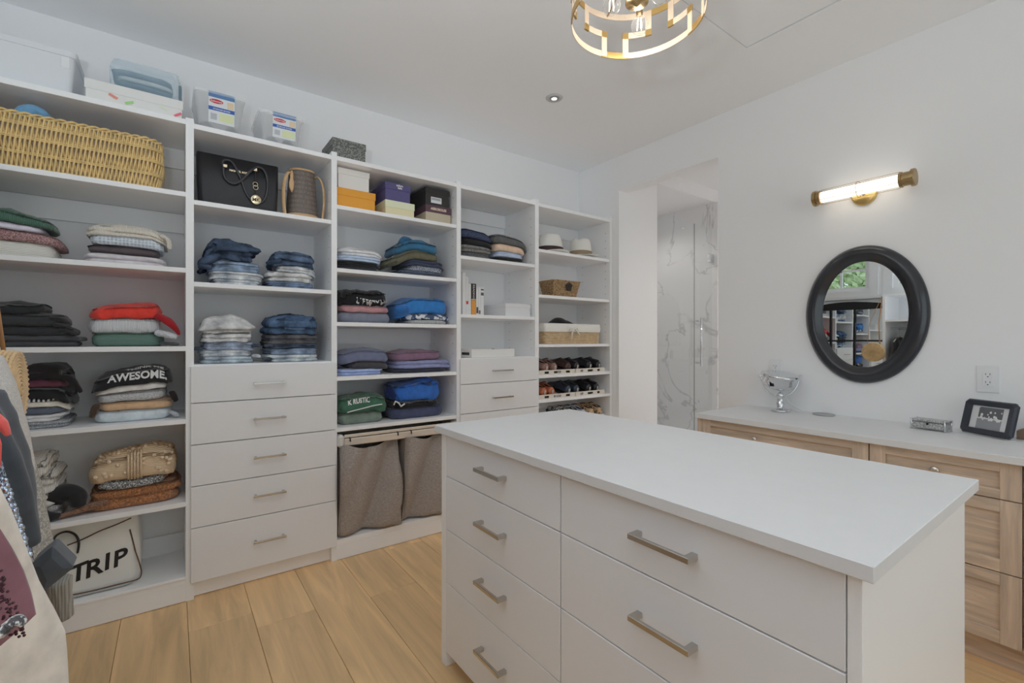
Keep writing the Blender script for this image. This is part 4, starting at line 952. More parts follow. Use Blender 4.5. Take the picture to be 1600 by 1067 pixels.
a, b = bxx(602, 648); lidbox('shoebox', 'cream shoebox with a sage lid under the purple one', 'shoebox', a, b, yb, yb + .28, z, .098, .042, CRM, SG, grp)
a, b = bxx(602, 642); t = lidbox('shoebox', 'purple shoebox on the cream one with a sage lid', 'shoebox', a, b, yb + .003, yb + .29, z + .0985, .108, .04, PU, PU, grp)
text('tokyo', .018, lambda s, tt, e: ((a + b) / 2 + s + .01, yb + .0025 - e, z + .19 + tt), WT, t, bold=.0008, ext=.0003); text('kate', .016, lambda s, tt, e: ((a + b) / 2 + s + .012, yb + .0025 - e, z + .176 + tt), WT, t, bold=.0008, ext=.0003)
a, b = bxx(665, 705); t = lidbox('shoebox', 'beige shoebox with a lettered plum lid at right, under the black one', 'shoebox', a, b, yb, yb + .28, z, .115, .045, BG, PL, grp)
text('AEROSOLES', .021, lambda s, tt, e: ((a + b) / 2 + s, yb - .0005 - e, z + .086 + tt), paper('pale_print', (196, 176, 160)), t, bold=.0008, ext=.0003)
a, b = bxx(665, 703); t = lidbox('shoebox', 'black shoebox with a white barcode sticker on the plum-lidded one', 'shoebox', a, b, yb + .003, yb + .29, z + .1155, .112, .035, BK, BK, grp)
bx('sticker', paper('label_white', (196, 198, 200)), t, a + .04, a + .115, yb + .0045, yb + .0055, z + .132, z + .170)
mb = MB()
for k in range(14): mb.box(a + .045 + k * .0046, a + .0468 + k * .0046, yb + .0038, yb + .0044, z + .150, z + .165)
mb.build('barcode', BK, t, kind='stuff')

# books and boxes in the fourth unit
def book(u0, u1, h, depth, c, label, parts=()):
    x0, _ = at_y(u0, 0, 2.80); x1, _ = at_y(u1, 0, 2.80); z0 = 1.3905
    t = thing('book', label, 'book', ((x0 + x1) / 2, 2.88, z0), 'books standing in the fourth unit')
    m = paper('book_%d' % u0, c); y = 2.80
    MB().box(x0 + .0004, x0 + .0024, y, y + depth, z0, z0 + h, .0004).box(x1 - .0024, x1 - .0004, y, y + depth, z0, z0 + h, .0004).box(x0 + .0004, x1 - .0004, y - .0005, y + .0024, z0, z0 + h, .0004).build('cover', m, t)
    bx('page_block', paper('pages', (196, 190, 176)), t, x0 + .003, x1 - .003, y + .003, y + depth - .004, z0 + .003, z0 + h - .004)
    for (f0, f1, c2) in parts:
        bx('spine_print', paper('print_%d_%d' % (u0, int(f0 * 100)), c2), t, x0 + .002, x1 - .002, y - .0012, y - .0004, z0 + h * f0, z0 + h * f1)
    return t
book(722.5, 728, .30, .2, (184, 184, 184), 'tall white binder at the left end of the books'); book(728, 732, .27, .19, (188, 188, 188), 'tall thin white book next to the binder', [(.3, .38, (178, 60, 50))])
book(732, 736, .225, .17, (190, 190, 188), 'thin white book left of the black and orange book')
t = book(736, 744, .228, .16, (36, 34, 34), 'thick black and orange paperback among white books', [(.02, .49, (190, 128, 58)), (.5, .52, (210, 200, 180))])
text('READING', .03, lambda s, tt, e: ((at_y(736, 0, 2.8)[0] + at_y(744, 0, 2.8)[0]) / 2 - .006 + tt * .7, 2.7985 - e, 1.3905 + .17 - s * .8), WT, t, ext=.0002)
book(744, 747.5, .21, .16, (186, 186, 184), 'thin white book right of the black and orange book', [(.1, .3, (70, 62, 60))])
book(747.5, 751, .208, .15, (194, 194, 192), 'second thin white book right of the black and orange book', [(.08, .2, (110, 90, 80))])
book(751, 756, .206, .15, (190, 190, 190), 'white book with small black squares at the right end of the books', [(.9, .94, (50, 50, 54)), (.72, .82, (70, 70, 74))])
a = at_y(791, 0, 2.66)[0]; b = at_y(828, 0, 2.68)[0]
t = thing('white_box', 'white lidded box on the shelf beside the books', 'box', ((a + b) / 2, 2.8, 1.3905))
bx('box_base', paper('box_pale', (178, 178, 180)), t, a + .002, b - .002, 2.672, 3.01, 1.3905, 1.478, bevel=.001); bx('lid', paper('box_pale', (178, 178, 180)), t, a, b, 2.67, 3.014, 1.455, 1.482, bevel=.001)
a = at_y(737, 0, 2.67)[0]; b = at_y(804, 0, 2.67)[0]
t = thing('white_box', 'slim white box with a black slot on top of the drawers', 'box', ((a + b) / 2, 2.75, 1.1005))
bx('box_base', paper('box_slim', (190, 188, 184)), t, a, b, 2.67, 2.86, 1.1008, 1.157, bevel=.002)
bx('slot', M_BLACK, t, a - .0012, a + .001, 2.70, 2.80, 1.118, 1.136); bx('latch', M_DARK, t, a + .18, a + .20, 2.69, 2.70, 1.157, 1.160)

# ------------------------------------------------------------------ wicker
def perim(cx, cy, hx, hy, r, n):
    """n evenly spaced points with outward normals round a rounded rectangle"""
    P = rrect(cx, cy, hx, hy, r, 10); m = len(P); Ls = [math.dist(P[i], P[(i + 1) % m]) for i in range(m)]; T = sum(Ls); out = []
    i, acc = 0, 0
    for k in range(n):
        s = T * k / n
        while acc + Ls[i] < s: acc += Ls[i]; i += 1
        t = (s - acc) / Ls[i]; a, b = P[i], P[(i + 1) % m]
        x, y = a[0] + (b[0] - a[0]) * t, a[1] + (b[1] - a[1]) * t
        tx, ty = (b[0] - a[0]) / Ls[i], (b[1] - a[1]) / Ls[i]; out.append((x, y, ty, -tx))
    return out
WK = mat('golden_wicker', (236, 204, 138), rough=.5, kind='cotton'); WK2 = mat('seagrass', (214, 182, 140), rough=.8, kind='tweed', col2=(150, 116, 80), scale=.5); WK3 = mat('pale_water_hyacinth', (226, 198, 158), rough=.7, kind='cotton')
xb = at_y(250, 0, 2.68)[0]; xa = xb - .80; z0 = 1.911; cx = (xa + xb) / 2; cy = 2.82; hy = .145; hx = .40; H = .215
wb = thing('wicker_basket', 'long golden wicker basket of clothes on the upper left shelf', 'basket', (cx, cy, z0))
n = 150; pp = perim(cx, cy, hx, hy, .06, n); mb = MB()
for i in range(n):
    for s in (-1, 1):
        j = (i + s * 2) % n; a = pp[i]; b = pp[j]; o = .003 * s
        mb.tube([(a[0] * .98 + cx * .02 + a[2] * o, a[1] + a[3] * o, z0 + .004), ((a[0] + b[0]) / 2 + a[2] * (o + .010), (a[1] + b[1]) / 2 + a[3] * (o + .010), z0 + H / 2), (b[0] + b[2] * (o + .004), b[1] + b[3] * (o + .004), z0 + H)], .0042, 5, caps=False)
mb.build('woven_stakes', WK, wb, kind='stuff')
mb = MB()
for z, o in ((.008, -.002), (.06, .007), (.067, .007), (.12, .011), (.127, .011), (.175, .009), (.182, .009), (H - .002, .004)):
    q = perim(cx, cy, hx + o, hy + o, .06, 120); mb.tube([(p[0], p[1], z0 + z) for p in q], .0036, 6, loop=True)
for ph in (0, math.pi):
    q = perim(cx, cy, hx + .004, hy + .004, .06, 240); mb.tube([(p[0] + p[2] * .006 * math.cos(i * .8 + ph), p[1] + p[3] * .006 * math.cos(i * .8 + ph), z0 + H + .004 + .006 * math.sin(i * .8 + ph)) for i, p in enumerate(q)], .005, 6, loop=True)
mb.build('woven_bands', WK, wb, kind='stuff')
shell(MB(), cx, cy, hx - .012, hy - .012, hx - .006, hy - .006, .05, z0 + .002, z0 + H - .03, .003).build('inner_lining', mat('basket_inside', (226, 210, 190), rough=.9), wb)
cl = thing('folded_cloth', 'light blue cloth poking out of the golden wicker basket', 'clothing', (cx + .1, 2.8, z0 + .1), 'clothes in the wicker basket')
flap([(cx - .07, 2.74, z0 + .20), (cx - .04, 2.73, z0 + .245), (cx + .0, 2.74, z0 + .252), (cx + .03, 2.76, z0 + .19)], [.035, .038, .036, .02], F('cotton', (92, 140, 178)), cl, name='fabric', flat=(1, .8))
for k, (dx, c, l) in enumerate(((-.27, (180, 176, 186), 'pale lilac clothes filling the left of the wicker basket'), (.08, (168, 164, 172), 'grey-lilac clothes filling the middle of the wicker basket'), (.28, (90, 104, 150), 'blue clothes filling the right of the wicker basket'))):
    L = Lay(cx + dx - .11, cx + dx + .11, 2.72, 2.92, z0 + .008, .14, 0, .01, 400 + k); folded('folded_cloth', l, 'clothing', F('cotton', c), L, 3, 'clothes in the wicker basket', M=48)

def rope_basket(label, x0, x1, y0, y1, z0, H, taper, m, rows, pitch=.011, group=None):
    cx, cy = (x0 + x1) / 2, (y0 + y1) / 2; hx, hy = (x1 - x0) / 2, (y1 - y0) / 2
    t = thing('woven_basket', label, 'basket', (cx, cy, z0)); mb = MB(); rr = H / rows / 2
    for k in range(rows):
        s = (k + .5) / rows; a, b = hx - taper * (1 - s), hy - taper * (1 - s); n = int(4 * (a + b) / pitch) // 2 * 2
        q = perim(cx, cy, a - rr, b - rr, .015, n)
        mb.tube([(p[0] + p[2] * rr * .55 * (1 if (i + k) % 2 else -1), p[1] + p[3] * rr * .55 * (1 if (i + k) % 2 else -1), z0 + H * s) for i, p in enumerate(q)], rr * 1.05, 5, loop=True)
    mb.build('woven_rows', m, t, kind='stuff')
    shell(MB(), cx, cy, hx - taper - .008, hy - taper - .008, hx - .008, hy - .008, .01, z0 + .001, z0 + H - .004, .003).build('inner_wall', m, t)
    return t, cx, cy, hx, hy
a = at_y(848, 0, 2.70)[0]; b = at_y(909, 0, 2.70)[0]
t, cx, cy, hx, hy = rope_basket('small flared seagrass basket with a dark round emblem', b - .30, b, 2.70, 2.90, 1.5585, .135, .028, WK2, 12)
ex, ez = at_y(887, 448, 2.72)
mb = MB()
for k in range(5):
    q0 = R(90 + 72 * k); c_ = (ex + .019 * math.cos(q0), 2.703, ez + .019 * math.sin(q0)); mb.lathe([(.001, -.002), (.016, -.001), (.018, .003), (.001, .004)], c_, 12, axis='y')
mb.lathe([(.001, -.004), (.009, -.002), (.009, .003), (.001, .004)], (ex, 2.702, ez), 12, axis='y')
mb.build('emblem', mat('dark_wood', (44, 30, 26), rough=.5), t)
a = at_y(857, 0, 2.67)[0]; b = at_y(938, 0, 2.67)[0]
t, cx, cy, hx, hy = rope_basket('pale woven basket with white cloth lining and tied bow', a - .03, b, 2.67, 2.94, 1.1915, .118, .004, WK3, 9, .014)
LN = paper('liner_cloth', (192, 190, 184)); z0 = 1.1915
MB().loft([ring(cx, cy, hx + .003, hy + .003, .02, z0 + .092), ring(cx, cy, hx + .006, hy + .006, .02, z0 + .12), ring(cx, cy, hx + .002, hy + .002, .02, z0 + .158), ring(cx, cy, hx - .008, hy - .008, .02, z0 + .158), ring(cx, cy, hx - .012, hy - .012, .02, z0 + .08)], caps=False).build('cloth_liner', LN, t)
ex, ez = at_y(896, 513, 2.66); yy = 2.650; 
MB().tube([(ex, yy, ez), (ex - .03, yy, ez + .004), (ex - .05, yy, ez - .02), (ex - .03, yy, ez - .018), (ex, yy, ez), (ex + .03, yy, ez + .004), (ex + .05, yy, ez - .02), (ex + .03, yy, ez - .016), (ex, yy, ez)], .0065, 6).tube([(ex, yy, ez), (ex - .02, yy, ez - .03), (ex - .032, yy, ez - .09)], .006, 6).tube([(ex, yy, ez), (ex + .03, yy, ez - .02), (ex + .06, yy, ez - .055)], .006, 6).build('tied_bow', LN, t)
bkt = thing('black_clothing', 'black clothing bulging from the cloth-lined basket', 'clothing', (cx, cy, z0 + .09))
flap([(cx - .17, cy - .02, z0 + .10), (cx - .10, cy - .04, z0 + .165), (cx + .0, cy - .02, z0 + .15), (cx + .1, cy - .02, z0 + .13), (cx + .17, cy, z0 + .13)], [.06, .05, .05, .04, .02], F('cotton', (30, 30, 32)), bkt, name='fabric', flat=(1, .9))

# hats
def hat(label, u, crown_h, brim_rx, brim_ry, band_c, yaw, pinch, zoff=0, straw=False, y=2.84):
    x = at_y(u, 0, y)[0]; z = 1.8955; m = paper('hat_felt', (192, 190, 184))
    t = thing('brimmed_hat', label, 'hat', (x, y, z), 'hats on the shelf of the last unit'); c_, s_ = math.cos(R(yaw)), math.sin(R(yaw))
    def pt(a, b, h): return (x + a * c_ - b * s_, y + a * s_ + b * c_, z + h)
    prof = [(1, .0), (.99, .012), (.96, .05), (.9, .085), (.78, .105), (.5, .11), (.2, .104), (.02, .098)]
    rings = []
    for r, h in prof:
        ring = []
        for k in range(40):
            q = 2 * math.pi * k / 40; a, b = .112 * r * math.cos(q), .094 * r * math.sin(q)
            pin = pinch * max(0, h - .05) / .06 * max(0, math.cos(q)) ** 2
            ring.append(pt(a * (1 - pin * .3), b * (1 - pin * .6), .012 + h * crown_h / .11 - (.016 * max(0, 1 - abs(b) / .03) if h > .08 else 0)))
        rings.append(ring)
    MB().loft(rings).build('crown', m, t)
    rings = []
    for r, dz in ((.105, .012), (.115, .0105), (.135, .008), (1, 0), (1.0, .004), (.14, .013), (.115, .016)):
        ring = []
        for k in range(48):
            q = 2 * math.pi * k / 48; rx, ry = (r, r * .85) if r < .5 else (brim_rx * r, brim_ry * r)
            a, b = rx * math.cos(q), ry * math.sin(q); up = .028 * abs(math.sin(q)) ** 3 if r > .5 else 0
            ring.append(pt(a, b, .006 + dz + up * .6))
        rings.append(ring)
    MB().loft(rings, caps=False).build('brim', m, t)
    rings = [[pt(.1155 * s_r * math.cos(2 * math.pi * k / 40), .0975 * s_r * math.sin(2 * math.pi * k / 40), .012 + h) for k in range(40)] for s_r, h in ((.99, .010), (1.0, .011), (.985, .046), (.965, .046))]
    MB().loft(rings, caps=False).build('hat_band', mat('hatband_%d' % int(u), band_c, rough=.6), t)
hat('cream felt hat with a wide dark brown band, at left', 860, .15, .17, .145, (62, 40, 42), 10, .5, y=2.80)
hat('white panama hat with a tan underbrim, at right of the brown-banded hat', 907, .155, .185, .15, (160, 140, 112), 35, .9, y=2.79)

# ------------------------------------------------------------------ bags
LB = mat('black_leather', (36, 36, 40), rough=.42, kind='leather'); LH = mat('black_strap_leather', (58, 58, 62), rough=.3); GOLD = mat('pale_gold', (224, 208, 176), rough=.25, metal=1)  # strap leather lightened so its colour carries the handle highlights
xa = at_y(309, 0, 2.69)[0]; xb = at_y(436, 0, 2.69)[0]; z0 = 1.8805; cx = (xa + xb) / 2; hx = (xb - xa) / 2
t = thing('tote_bag', 'black leather tote bag with looped handles and a gold logo charm', 'handbag', (cx, 2.76, z0))
MB().loft([ring(cx, 2.77, hx - .012, .075, .02, z0), ring(cx, 2.77, hx - .008, .08, .02, z0 + .008), ring(cx, 2.77, hx, .066, .02, z0 + .13), ring(cx, 2.77, hx + .004, .04, .015, z0 + .262), ring(cx, 2.77, hx - .003, .034, .012, z0 + .264), ring(cx, 2.77, hx - .006, .03, .012, z0 + .24)]).build('body', LB, t)
def yfront(z): 
    f_ = (z - z0) / .26; return 2.77 - (.08 - .04 * f_) - .004
def FP(u, v, o=.0):
    y = 2.69
    for _ in range(3): x, z = at_y(u, v, y); y = yfront(min(max(z, z0 + .01), z0 + .26)) - o
    return (x, y, z)
def smooth(P, n=5):
    P = [Vector(p) for p in P]; out = []
    for i in range(len(P) - 1):
        p0, p1, p2, p3 = P[max(i - 1, 0)], P[i], P[i + 1], P[min(i + 2, len(P) - 1)]
        for k in range(n):
            s = k / n; out.append(.5 * ((2 * p1) + (p2 - p0) * s + (2 * p0 - 5 * p1 + 4 * p2 - p3) * s * s + (3 * p1 - p0 - 3 * p2 + p3) * s ** 3))
    out.append(P[-1]); return out
h1 = [(349, 262), (348, 253), (354, 250), (362, 253), (368, 262), (373, 272), (378, 284), (383, 298), (390, 310), (399, 317), (408, 317), (415, 308), (418, 292), (417, 278), (413, 267), (407, 262), (400, 262)]
MB().tube(smooth([FP(u, v, .006) for u, v in h1]), .0062, 8).build('handle', LH, t)
h2 = [(349, 262), (350, 274), (356, 283), (366, 287), (376, 283), (384, 275), (392, 267), (399, 263)]
MB().tube(smooth([FP(u, v, .010) for u, v in h2]), .0062, 8).build('handle', LH, t)
MB().tube(smooth([FP(u, v, .006) for u, v in [(399, 266), (399, 276), (400, 288)]]), .004, 8).tube(smooth([FP(u, v, .006) for u, v in [(400, 292), (399, 300), (399, 306)]]), .003, 8).build('charm_strap', LB, t)
mb = MB()
for (u, v) in ((399, 288), (399.5, 293)):
    p = FP(u, v, .010); mb.tube([(p[0] + .011 * math.cos(q), p[1], p[2] + .011 * math.sin(q)) for q in [i * math.pi / 8 for i in range(16)]], .0018, 6, loop=True)
for (u, v) in ((352, 259), (399, 265)):
    p = FP(u, v, .012); mb.box(p[0] - .009, p[0] + .009, p[1] - .002, p[1] + .002, p[2] - .008, p[2] + .008, .002)
mb.build('gold_ring', GOLD, t)
p = FP(400, 312, .012)
ch = MB().lathe([(.001, -.003), (.022, -.003), (.026, 0), (.022, .003), (.001, .003)], p, 28, axis='y').build('round_charm', GOLD, t)
text('MK', .024, lambda s, tt, e: (p[0] + s, p[1] - .0035 - e, p[2] - .009 + tt), mat('charm_dark', (70, 60, 48), rough=.5), ch, bold=.0006, ext=.0003)
p2 = FP(374, 269, .001)
text('MICHAEL KORS', .0125, lambda s, tt, e: (p2[0] + s, p2[1] - e - .001, p2[2] - .003 + tt), GOLD, t, name='metal_lettering', bold=.0004, ext=.0008)
# monogram bucket bag
xa = at_y(449, 0, 2.72)[0]; xb = at_y(499, 0, 2.72)[0]; cx = (xa + xb) / 2; hx = (xb - xa) / 2; cy = 2.77
t = thing('bucket_bag', 'brown monogram bucket bag with tan leather straps', 'handbag', (cx, cy, z0))
CV = mat('monogram_canvas', (112, 100, 94), rough=.4, kind='leather'); TN = mat('tan_leather', (216, 178, 134), rough=.55)
def bag_r(f): return hx * (1 - .22 * f), .085 * (1 - .18 * f)
rings = []
for f in (0, .03, .2, .4, .6, .8, .95, 1, .99, .9):
    rx, ry = bag_r(f); ins = .004 if f in (.99, .9) else 0
    rings.append([(cx + (rx - ins) * math.copysign(abs(math.cos(q)) ** .8, math.cos(q)), cy + (ry - ins) * math.copysign(abs(math.sin(q)) ** .8, math.sin(q)), z0 + .27 * (f if not ins else (1 if f == .99 else .85))) for q in [2 * math.pi * k / 40 for k in range(40)]])
MB().loft(rings).build('canvas_body', CV, t)
def bag_pt(q, f, o=.001):
    rx, ry = bag_r(f); return Vector((cx + (rx + o) * math.copysign(abs(math.cos(q)) ** .8, math.cos(q)), cy + (ry + o) * math.copysign(abs(math.sin(q)) ** .8, math.sin(q)), z0 + .27 * f))
MB().loft([[tuple(bag_pt(2 * math.pi * k / 40, f, o)) for k in range(40)] for f, o in ((0, .002), (.085, .003), (.085, .0))], caps=False).build('leather_base', TN, t)
MB().loft([[tuple(bag_pt(2 * math.pi * k / 40, f, o)) for k in range(40)] for f, o in ((.965, .002), (1.0, .003), (1.0, .0))], caps=False).build('leather_rim', TN, t)
mb = MB(); mg = []
for iz in range(9):
    for iq in range(15):
        f = .14 + iz * .095; q = math.pi + (iq + .5 * (iz % 2)) * math.pi / 14.5
        c = bag_pt(q, f, .0012); tx = (bag_pt(q + .05, f, .0012) - bag_pt(q - .05, f, .0012)).normalized(); k_ = (iz + iq) % 3; s = .0085
        U = Vector((0, 0, 1))
        if k_ == 0: mb.add([c + U * s, c + tx * s * .35, c - U * s, c - tx * s * .35], [(0, 1, 2, 3)]); mb.add([c + tx * s, c + U * s * .35, c - tx * s, c - U * s * .35], [(0, 1, 2, 3)])
        elif k_ == 1: mb.add([c + U * s + tx * 0, c + tx * s, c - U * s, c - tx * s, c + U * s * .55, c + tx * s * .55, c - U * s * .55, c - tx * s * .55], [(0, 1, 5, 4), (1, 2, 6, 5), (2, 3, 7, 6), (3, 0, 4, 7)])
        else: mg.append((c, tx))
mb.build('monogram_print', mat('monogram_tan', (150, 138, 128), rough=.6), t, kind='stuff')
V, Fc = text_verts('LV', .020, shear=.2, ext=0, bold=.0003); mb = MB()
for c, tx in mg: mb.add([tuple(c + tx * v[0] + Vector((0, 0, 1)) * (v[1] - .005)) for v in V], Fc)
mb.build('monogram_letters', mat('monogram_tan', (150, 138, 128), rough=.6), t, kind='stuff')
for s in (-1, 1):
    xx = cx + s * (hx + .0)
    P = smooth([(cx + s * hx * .72, cy - .03, z0 + .24), (xx - s * .004, cy - .06, z0 + .238), (xx + s * .016, cy - .065, z0 + .19), (xx + s * .022, cy - .062, z0 + .10), (xx + s * .014, cy - .060, z0 + .01)])
    MB().tube(P, .0105, 8, flat=(1, .35)).build('strap', TN, t)
ring_p = bag_pt(math.pi * 1.22, .93, .006)
MB().loft([[(ring_p.x - .004 + w * math.cos(q), ring_p.y - .004 + .003 * math.sin(q), ring_p.z + h) for q in [k * math.pi / 4 for k in range(8)]] for w, h in ((.005, .0), (.010, -.02), (.008, -.04), (.015, -.065), (.014, -.09), (.002, -.115))]).build('leather_tag', TN, t)

# canvas travel bag on the floor shelf
CW = paper('canvas_white', (190, 190, 186)); BR = mat('brown_piping', (110, 78, 50), rough=.6)
xb = at_y(221, 0, 2.74)[0]; xa = xb - .50; z0 = .1185 - .013; cx = (xa + xb) / 2; hx = (xb - xa) / 2; cy = 2.84
t = thing('travel_bag', 'off-white canvas weekend bag lettered TRIP with black handles', 'travel bag', (cx, cy, z0))
rings = []
for f, a, b in ((0, .90, .115), (.02, .97, .125), (.2, 1.0, .13), (.5, .99, .125), (.8, .955, .10), (.95, .93, .055), (1, .915, .03)):
    rings.append([(x, y, z0 + .335 * f + .012 * (x - cx) / hx * f) for x, y in rrect(cx, cy, hx * a, b, .05 * (1 if f < .9 else .5) if b > .055 else b * .9, 6)])
MB().loft(rings).build('body', CW, t, sub=1)
def face(u, v, o=.003):
    y = 2.72
    for _ in range(4):
        x, z = at_y(u, v, y); f = min(max((z - z0) / .335, 0), 1)
        b = .13 if f < .2 else (.13 - (f - .2) / .6 * .03 if f < .8 else .10 - (f - .8) / .2 * .07)
        y = cy - b - o
    return (x, y, z)
pipe = [(203, 827), (207, 842), (212, 862), (218, 880), (221, 893), (218, 903), (205, 908), (185, 913), (165, 918), (140, 924), (110, 930)]
MB().tube(smooth([face(u, v) for u, v in pipe], 4), .0028, 6).build('piping', BR, t)
MB().tube(smooth([face(u, v) for u, v in [(205, 809), (180, 820), (155, 830), (130, 842), (105, 852)]], 4), .0028, 6).build('piping', BR, t)
for u, v, ch in ((122, 907, 'T'), (146, 899, 'R'), (167, 889.5, 'I'), (187, 883, 'P')):
    V, Fc = text_verts(ch, .098, bold=.0022, shear=.05, ext=.0006); p = face(u, v, .004)
    MB().add([(p[0] + a, p[1] - e + b * .09, p[2] + b + a * .25) for a, b, e in V], Fc).build('printed_letter', mat('black_print', (34, 30, 30), rough=.6), t)
MB().tube(smooth([(p[0], p[1] - o, p[2]) for p, o in [(face(122, 862), .01), (face(124, 845), .014), (face(118, 832), .02), (face(104, 828), .02), (face(88, 836), .016), (face(80, 856), .01)]], 5), .011, 8, flat=(1, .4)).build('handle', LB, t)
bx('luggage_tag', LB, t, *[at_y(136, 0, 2.83)[0], at_y(150, 0, 2.83)[0]], 2.802, 2.808, .42, .455)

# ------------------------------------------------------------------ laundry pull-out
lh = thing('laundry_hamper', 'pull-out laundry hamper with two grey linen bags under the shelf', 'laundry hamper', (1.1, 2.75, .11))
FB = mat('beige_rail', (226, 212, 196), rough=.45); 
bx('front_rail', FB, lh, .772, 1.487, YS - .012, YS + .006, .628, .668, bevel=.004); bx('front_rail', FB, lh, .772, 1.487, YS - .004, YS + .004, .672, .690, bevel=.003)
bx('end_bracket', mat('bracket_grey', (222, 220, 216), rough=.4), lh, .7335, .772, YS - .014, YS + .05, .622, .692, bevel=.012); bx('end_bracket', mat('bracket_grey', (222, 220, 216), rough=.4), lh, 1.462, 1.4865, YS - .010, YS + .05, .622, .692, bevel=.008)
for x in (.742, 1.478): bx('slide_rail', M_CHROME, lh, x - .006, x + .006, YS + .05, YB - .05, .62, .66)
bx('rear_rail', FB, lh, .75, 1.47, YB - .06, YB - .045, .63, .67)
mb = MB()
for x in (.80, 1.08, 1.165, 1.44): mb.tube([(x, YS - .016, .672), (x, YS - .018, .655), (x + .004, YS - .012, .650), (x, YS + .0, .676)], .0035, 6)
mb.build('hook', M_BLACK, lh)
LNG = mat('grey_linen', (170, 161, 155), rough=.9, kind='linen')
for k, (xa, xb) in enumerate(((.742, 1.108), (1.122, 1.478))):
    rings = []; NQ = 72
    for i in range(23):
        f = i / 22; z = .642 - .515 * f; ring_ = []
        bul = 1 + .03 * math.sin(f * math.pi) + .02 * f
        base = perim((xa + xb) / 2, 2.815, (xb - xa) / 2 * (1 - .04 * (1 - f)), .155, .03, NQ)
        for j, (x, y, nx_, ny_) in enumerate(base):
            s = (x - xa) / (xb - xa)
            drop = (.035 * math.sin(math.pi * min(max(s, 0), 1)) ** 1.5 if ny_ < -.5 else .01) * (1 - f) ** 2
            wave = .046 * math.sin(s * 5.2 + f * 2.8 + k) * (1 - .3 * f) + .012 * nz(s * 4 + k, f * 2.2, 1.3) + .034 * abs(math.sin(s * 7 + f * 3.4 + k * 2)) if ny_ < -.5 else .006 * nz(s * 4, f * 3, j * .1)
            o = wave + .018 * math.sin(f * math.pi) * (1 if abs(ny_) > .5 else .0)
            ring_.append((x + nx_ * o * (.0 if abs(nx_) > .5 else 1), y + ny_ * o, z - drop))
        rings.append(ring_)
    rings.append([(p[0] * .6 + (xa + xb) / 2 * .4, p[1] * .6 + 2.815 * .4, .122) for p in rings[-1]])
    b_ = MB().loft(rings, caps=False).build('linen_bag', LNG, lh)
    mb = MB(); mb.tube([rings[i][4] for i in range(0, 23)], .0025, 5)
    cor = [min(range(NQ), key=lambda j: (rings[11][j][0] - X) ** 2 + (rings[11][j][1] - 2.66) ** 2) for X in (xa + .02, xb - .02)]
    for j in cor: mb.tube([rings[i][j] for i in range(23)], .003, 5)
    mb.build('seam', mat('pale_seam', (196, 186, 176), rough=.9), b_)

# ------------------------------------------------------------------ shoes
def make_shoe(label, m, sole, heel=None, low=0):
    t = thing('shoe', label, 'shoe', (0, 0, 0), 'shoes on the slanted shelves')
    secs = [(0, .024, .062), (.012, .031, .068), (.05, .034, .07), (.09, .035, .072), (.13, .037, .078), (.17, .042, .064), (.21, .044, .048), (.245, .040, .040), (.27, .028, .032), (.28, .012, .022)]
    if low: secs = [(s, w, h * (.6 if s < .16 else .8)) for s, w, h in secs]
    rings = []
    for s, w_, h in secs:
        rings.append([(w_ * math.cos(q) * (1 if math.sin(q) < 0 else 1 - .35 * math.sin(q)), s, .014 + h * max(0, .5 + .5 * math.sin(q)) if math.sin(q) > -.98 else .014) for q in [2 * math.pi * k / 20 for k in range(20)]])
    up = MB().loft(rings).build('upper', m, t, sub=1)
    MB().loft([[((w_ + .003) * math.cos(q), s * 1.01 - .003 + .0 * k, z) for k, q in enumerate([math.pi * 2 * i / 16 for i in range(1)])] for s, w_, h in secs for z in (0,)], closed=False, caps=False) if False else None
    out = []
    for sgn in (1, -1):
        for (s, w_, h) in (secs if sgn > 0 else secs[::-1]): out.append(((w_ + .003) * sgn, s * 1.015 - .002))
    MB().prism(out, 'z', 0, .016).build('sole', sole, t)
    MB().lathe([(.001, .0), (.022, .001), (.025, .006)], (0, .06, .076 if not low else .052), 16, sy=1.9).build('shoe_opening', mat('shoe_inside', (30, 24, 22), rough=.9), t)
    if not low:
        mb = MB()
        for k in range(4): mb.tube([(-.02, .125 + k * .014, .086 - k * .008), (0, .125 + k * .014, .093 - k * .008), (.02, .125 + k * .014, .086 - k * .008)], .003, 5)
        mb.build('laces', mat('dark_lace', (36, 32, 32), rough=.8), t)
    if heel: MB().tube([(0, -.001, .022), (0, -.002, .06)], .012, 8, flat=(1, .3)).build('heel_tab', heel, t)
    return t
def lea(n, c, r=.3): return mat(n, tuple(min(245, x * 1.3) for x in c), rough=r)
LSH = {'brown': lea('shoe_brown', (120, 92, 84)), 'cognac': lea('shoe_cognac', (150, 88, 62)), 'black': lea('shoe_black', (34, 34, 38), .25), 'navy': lea('shoe_navy', (44, 54, 66)), 'dkb': lea('shoe_darkbrown', (60, 42, 40), .25),
       'zebra': mat('shoe_zebra', (40, 40, 42), rough=.5, kind='blotch', col2=(220, 220, 220), scale=2.5), 'leo': mat('shoe_leopard', (40, 30, 26), rough=.6, kind='leopard', col2=(216, 184, 148)), 'silver': lea('shoe_silver', (150, 156, 168))}
SOLE = mat('shoe_sole', (60, 54, 50), rough=.6); SOLEW = mat('pale_heel', (214, 206, 200), rough=.5)
def place(t, u, zshelf, y=2.672):
    x = at_y(u, 0, y)[0]; slope = math.atan2(.07, YB - .02 - YS)
    t.location = (x, y, zshelf + (y - YS) * math.tan(slope) + .0015); t.rotation_euler = (slope, 0, R(-6))
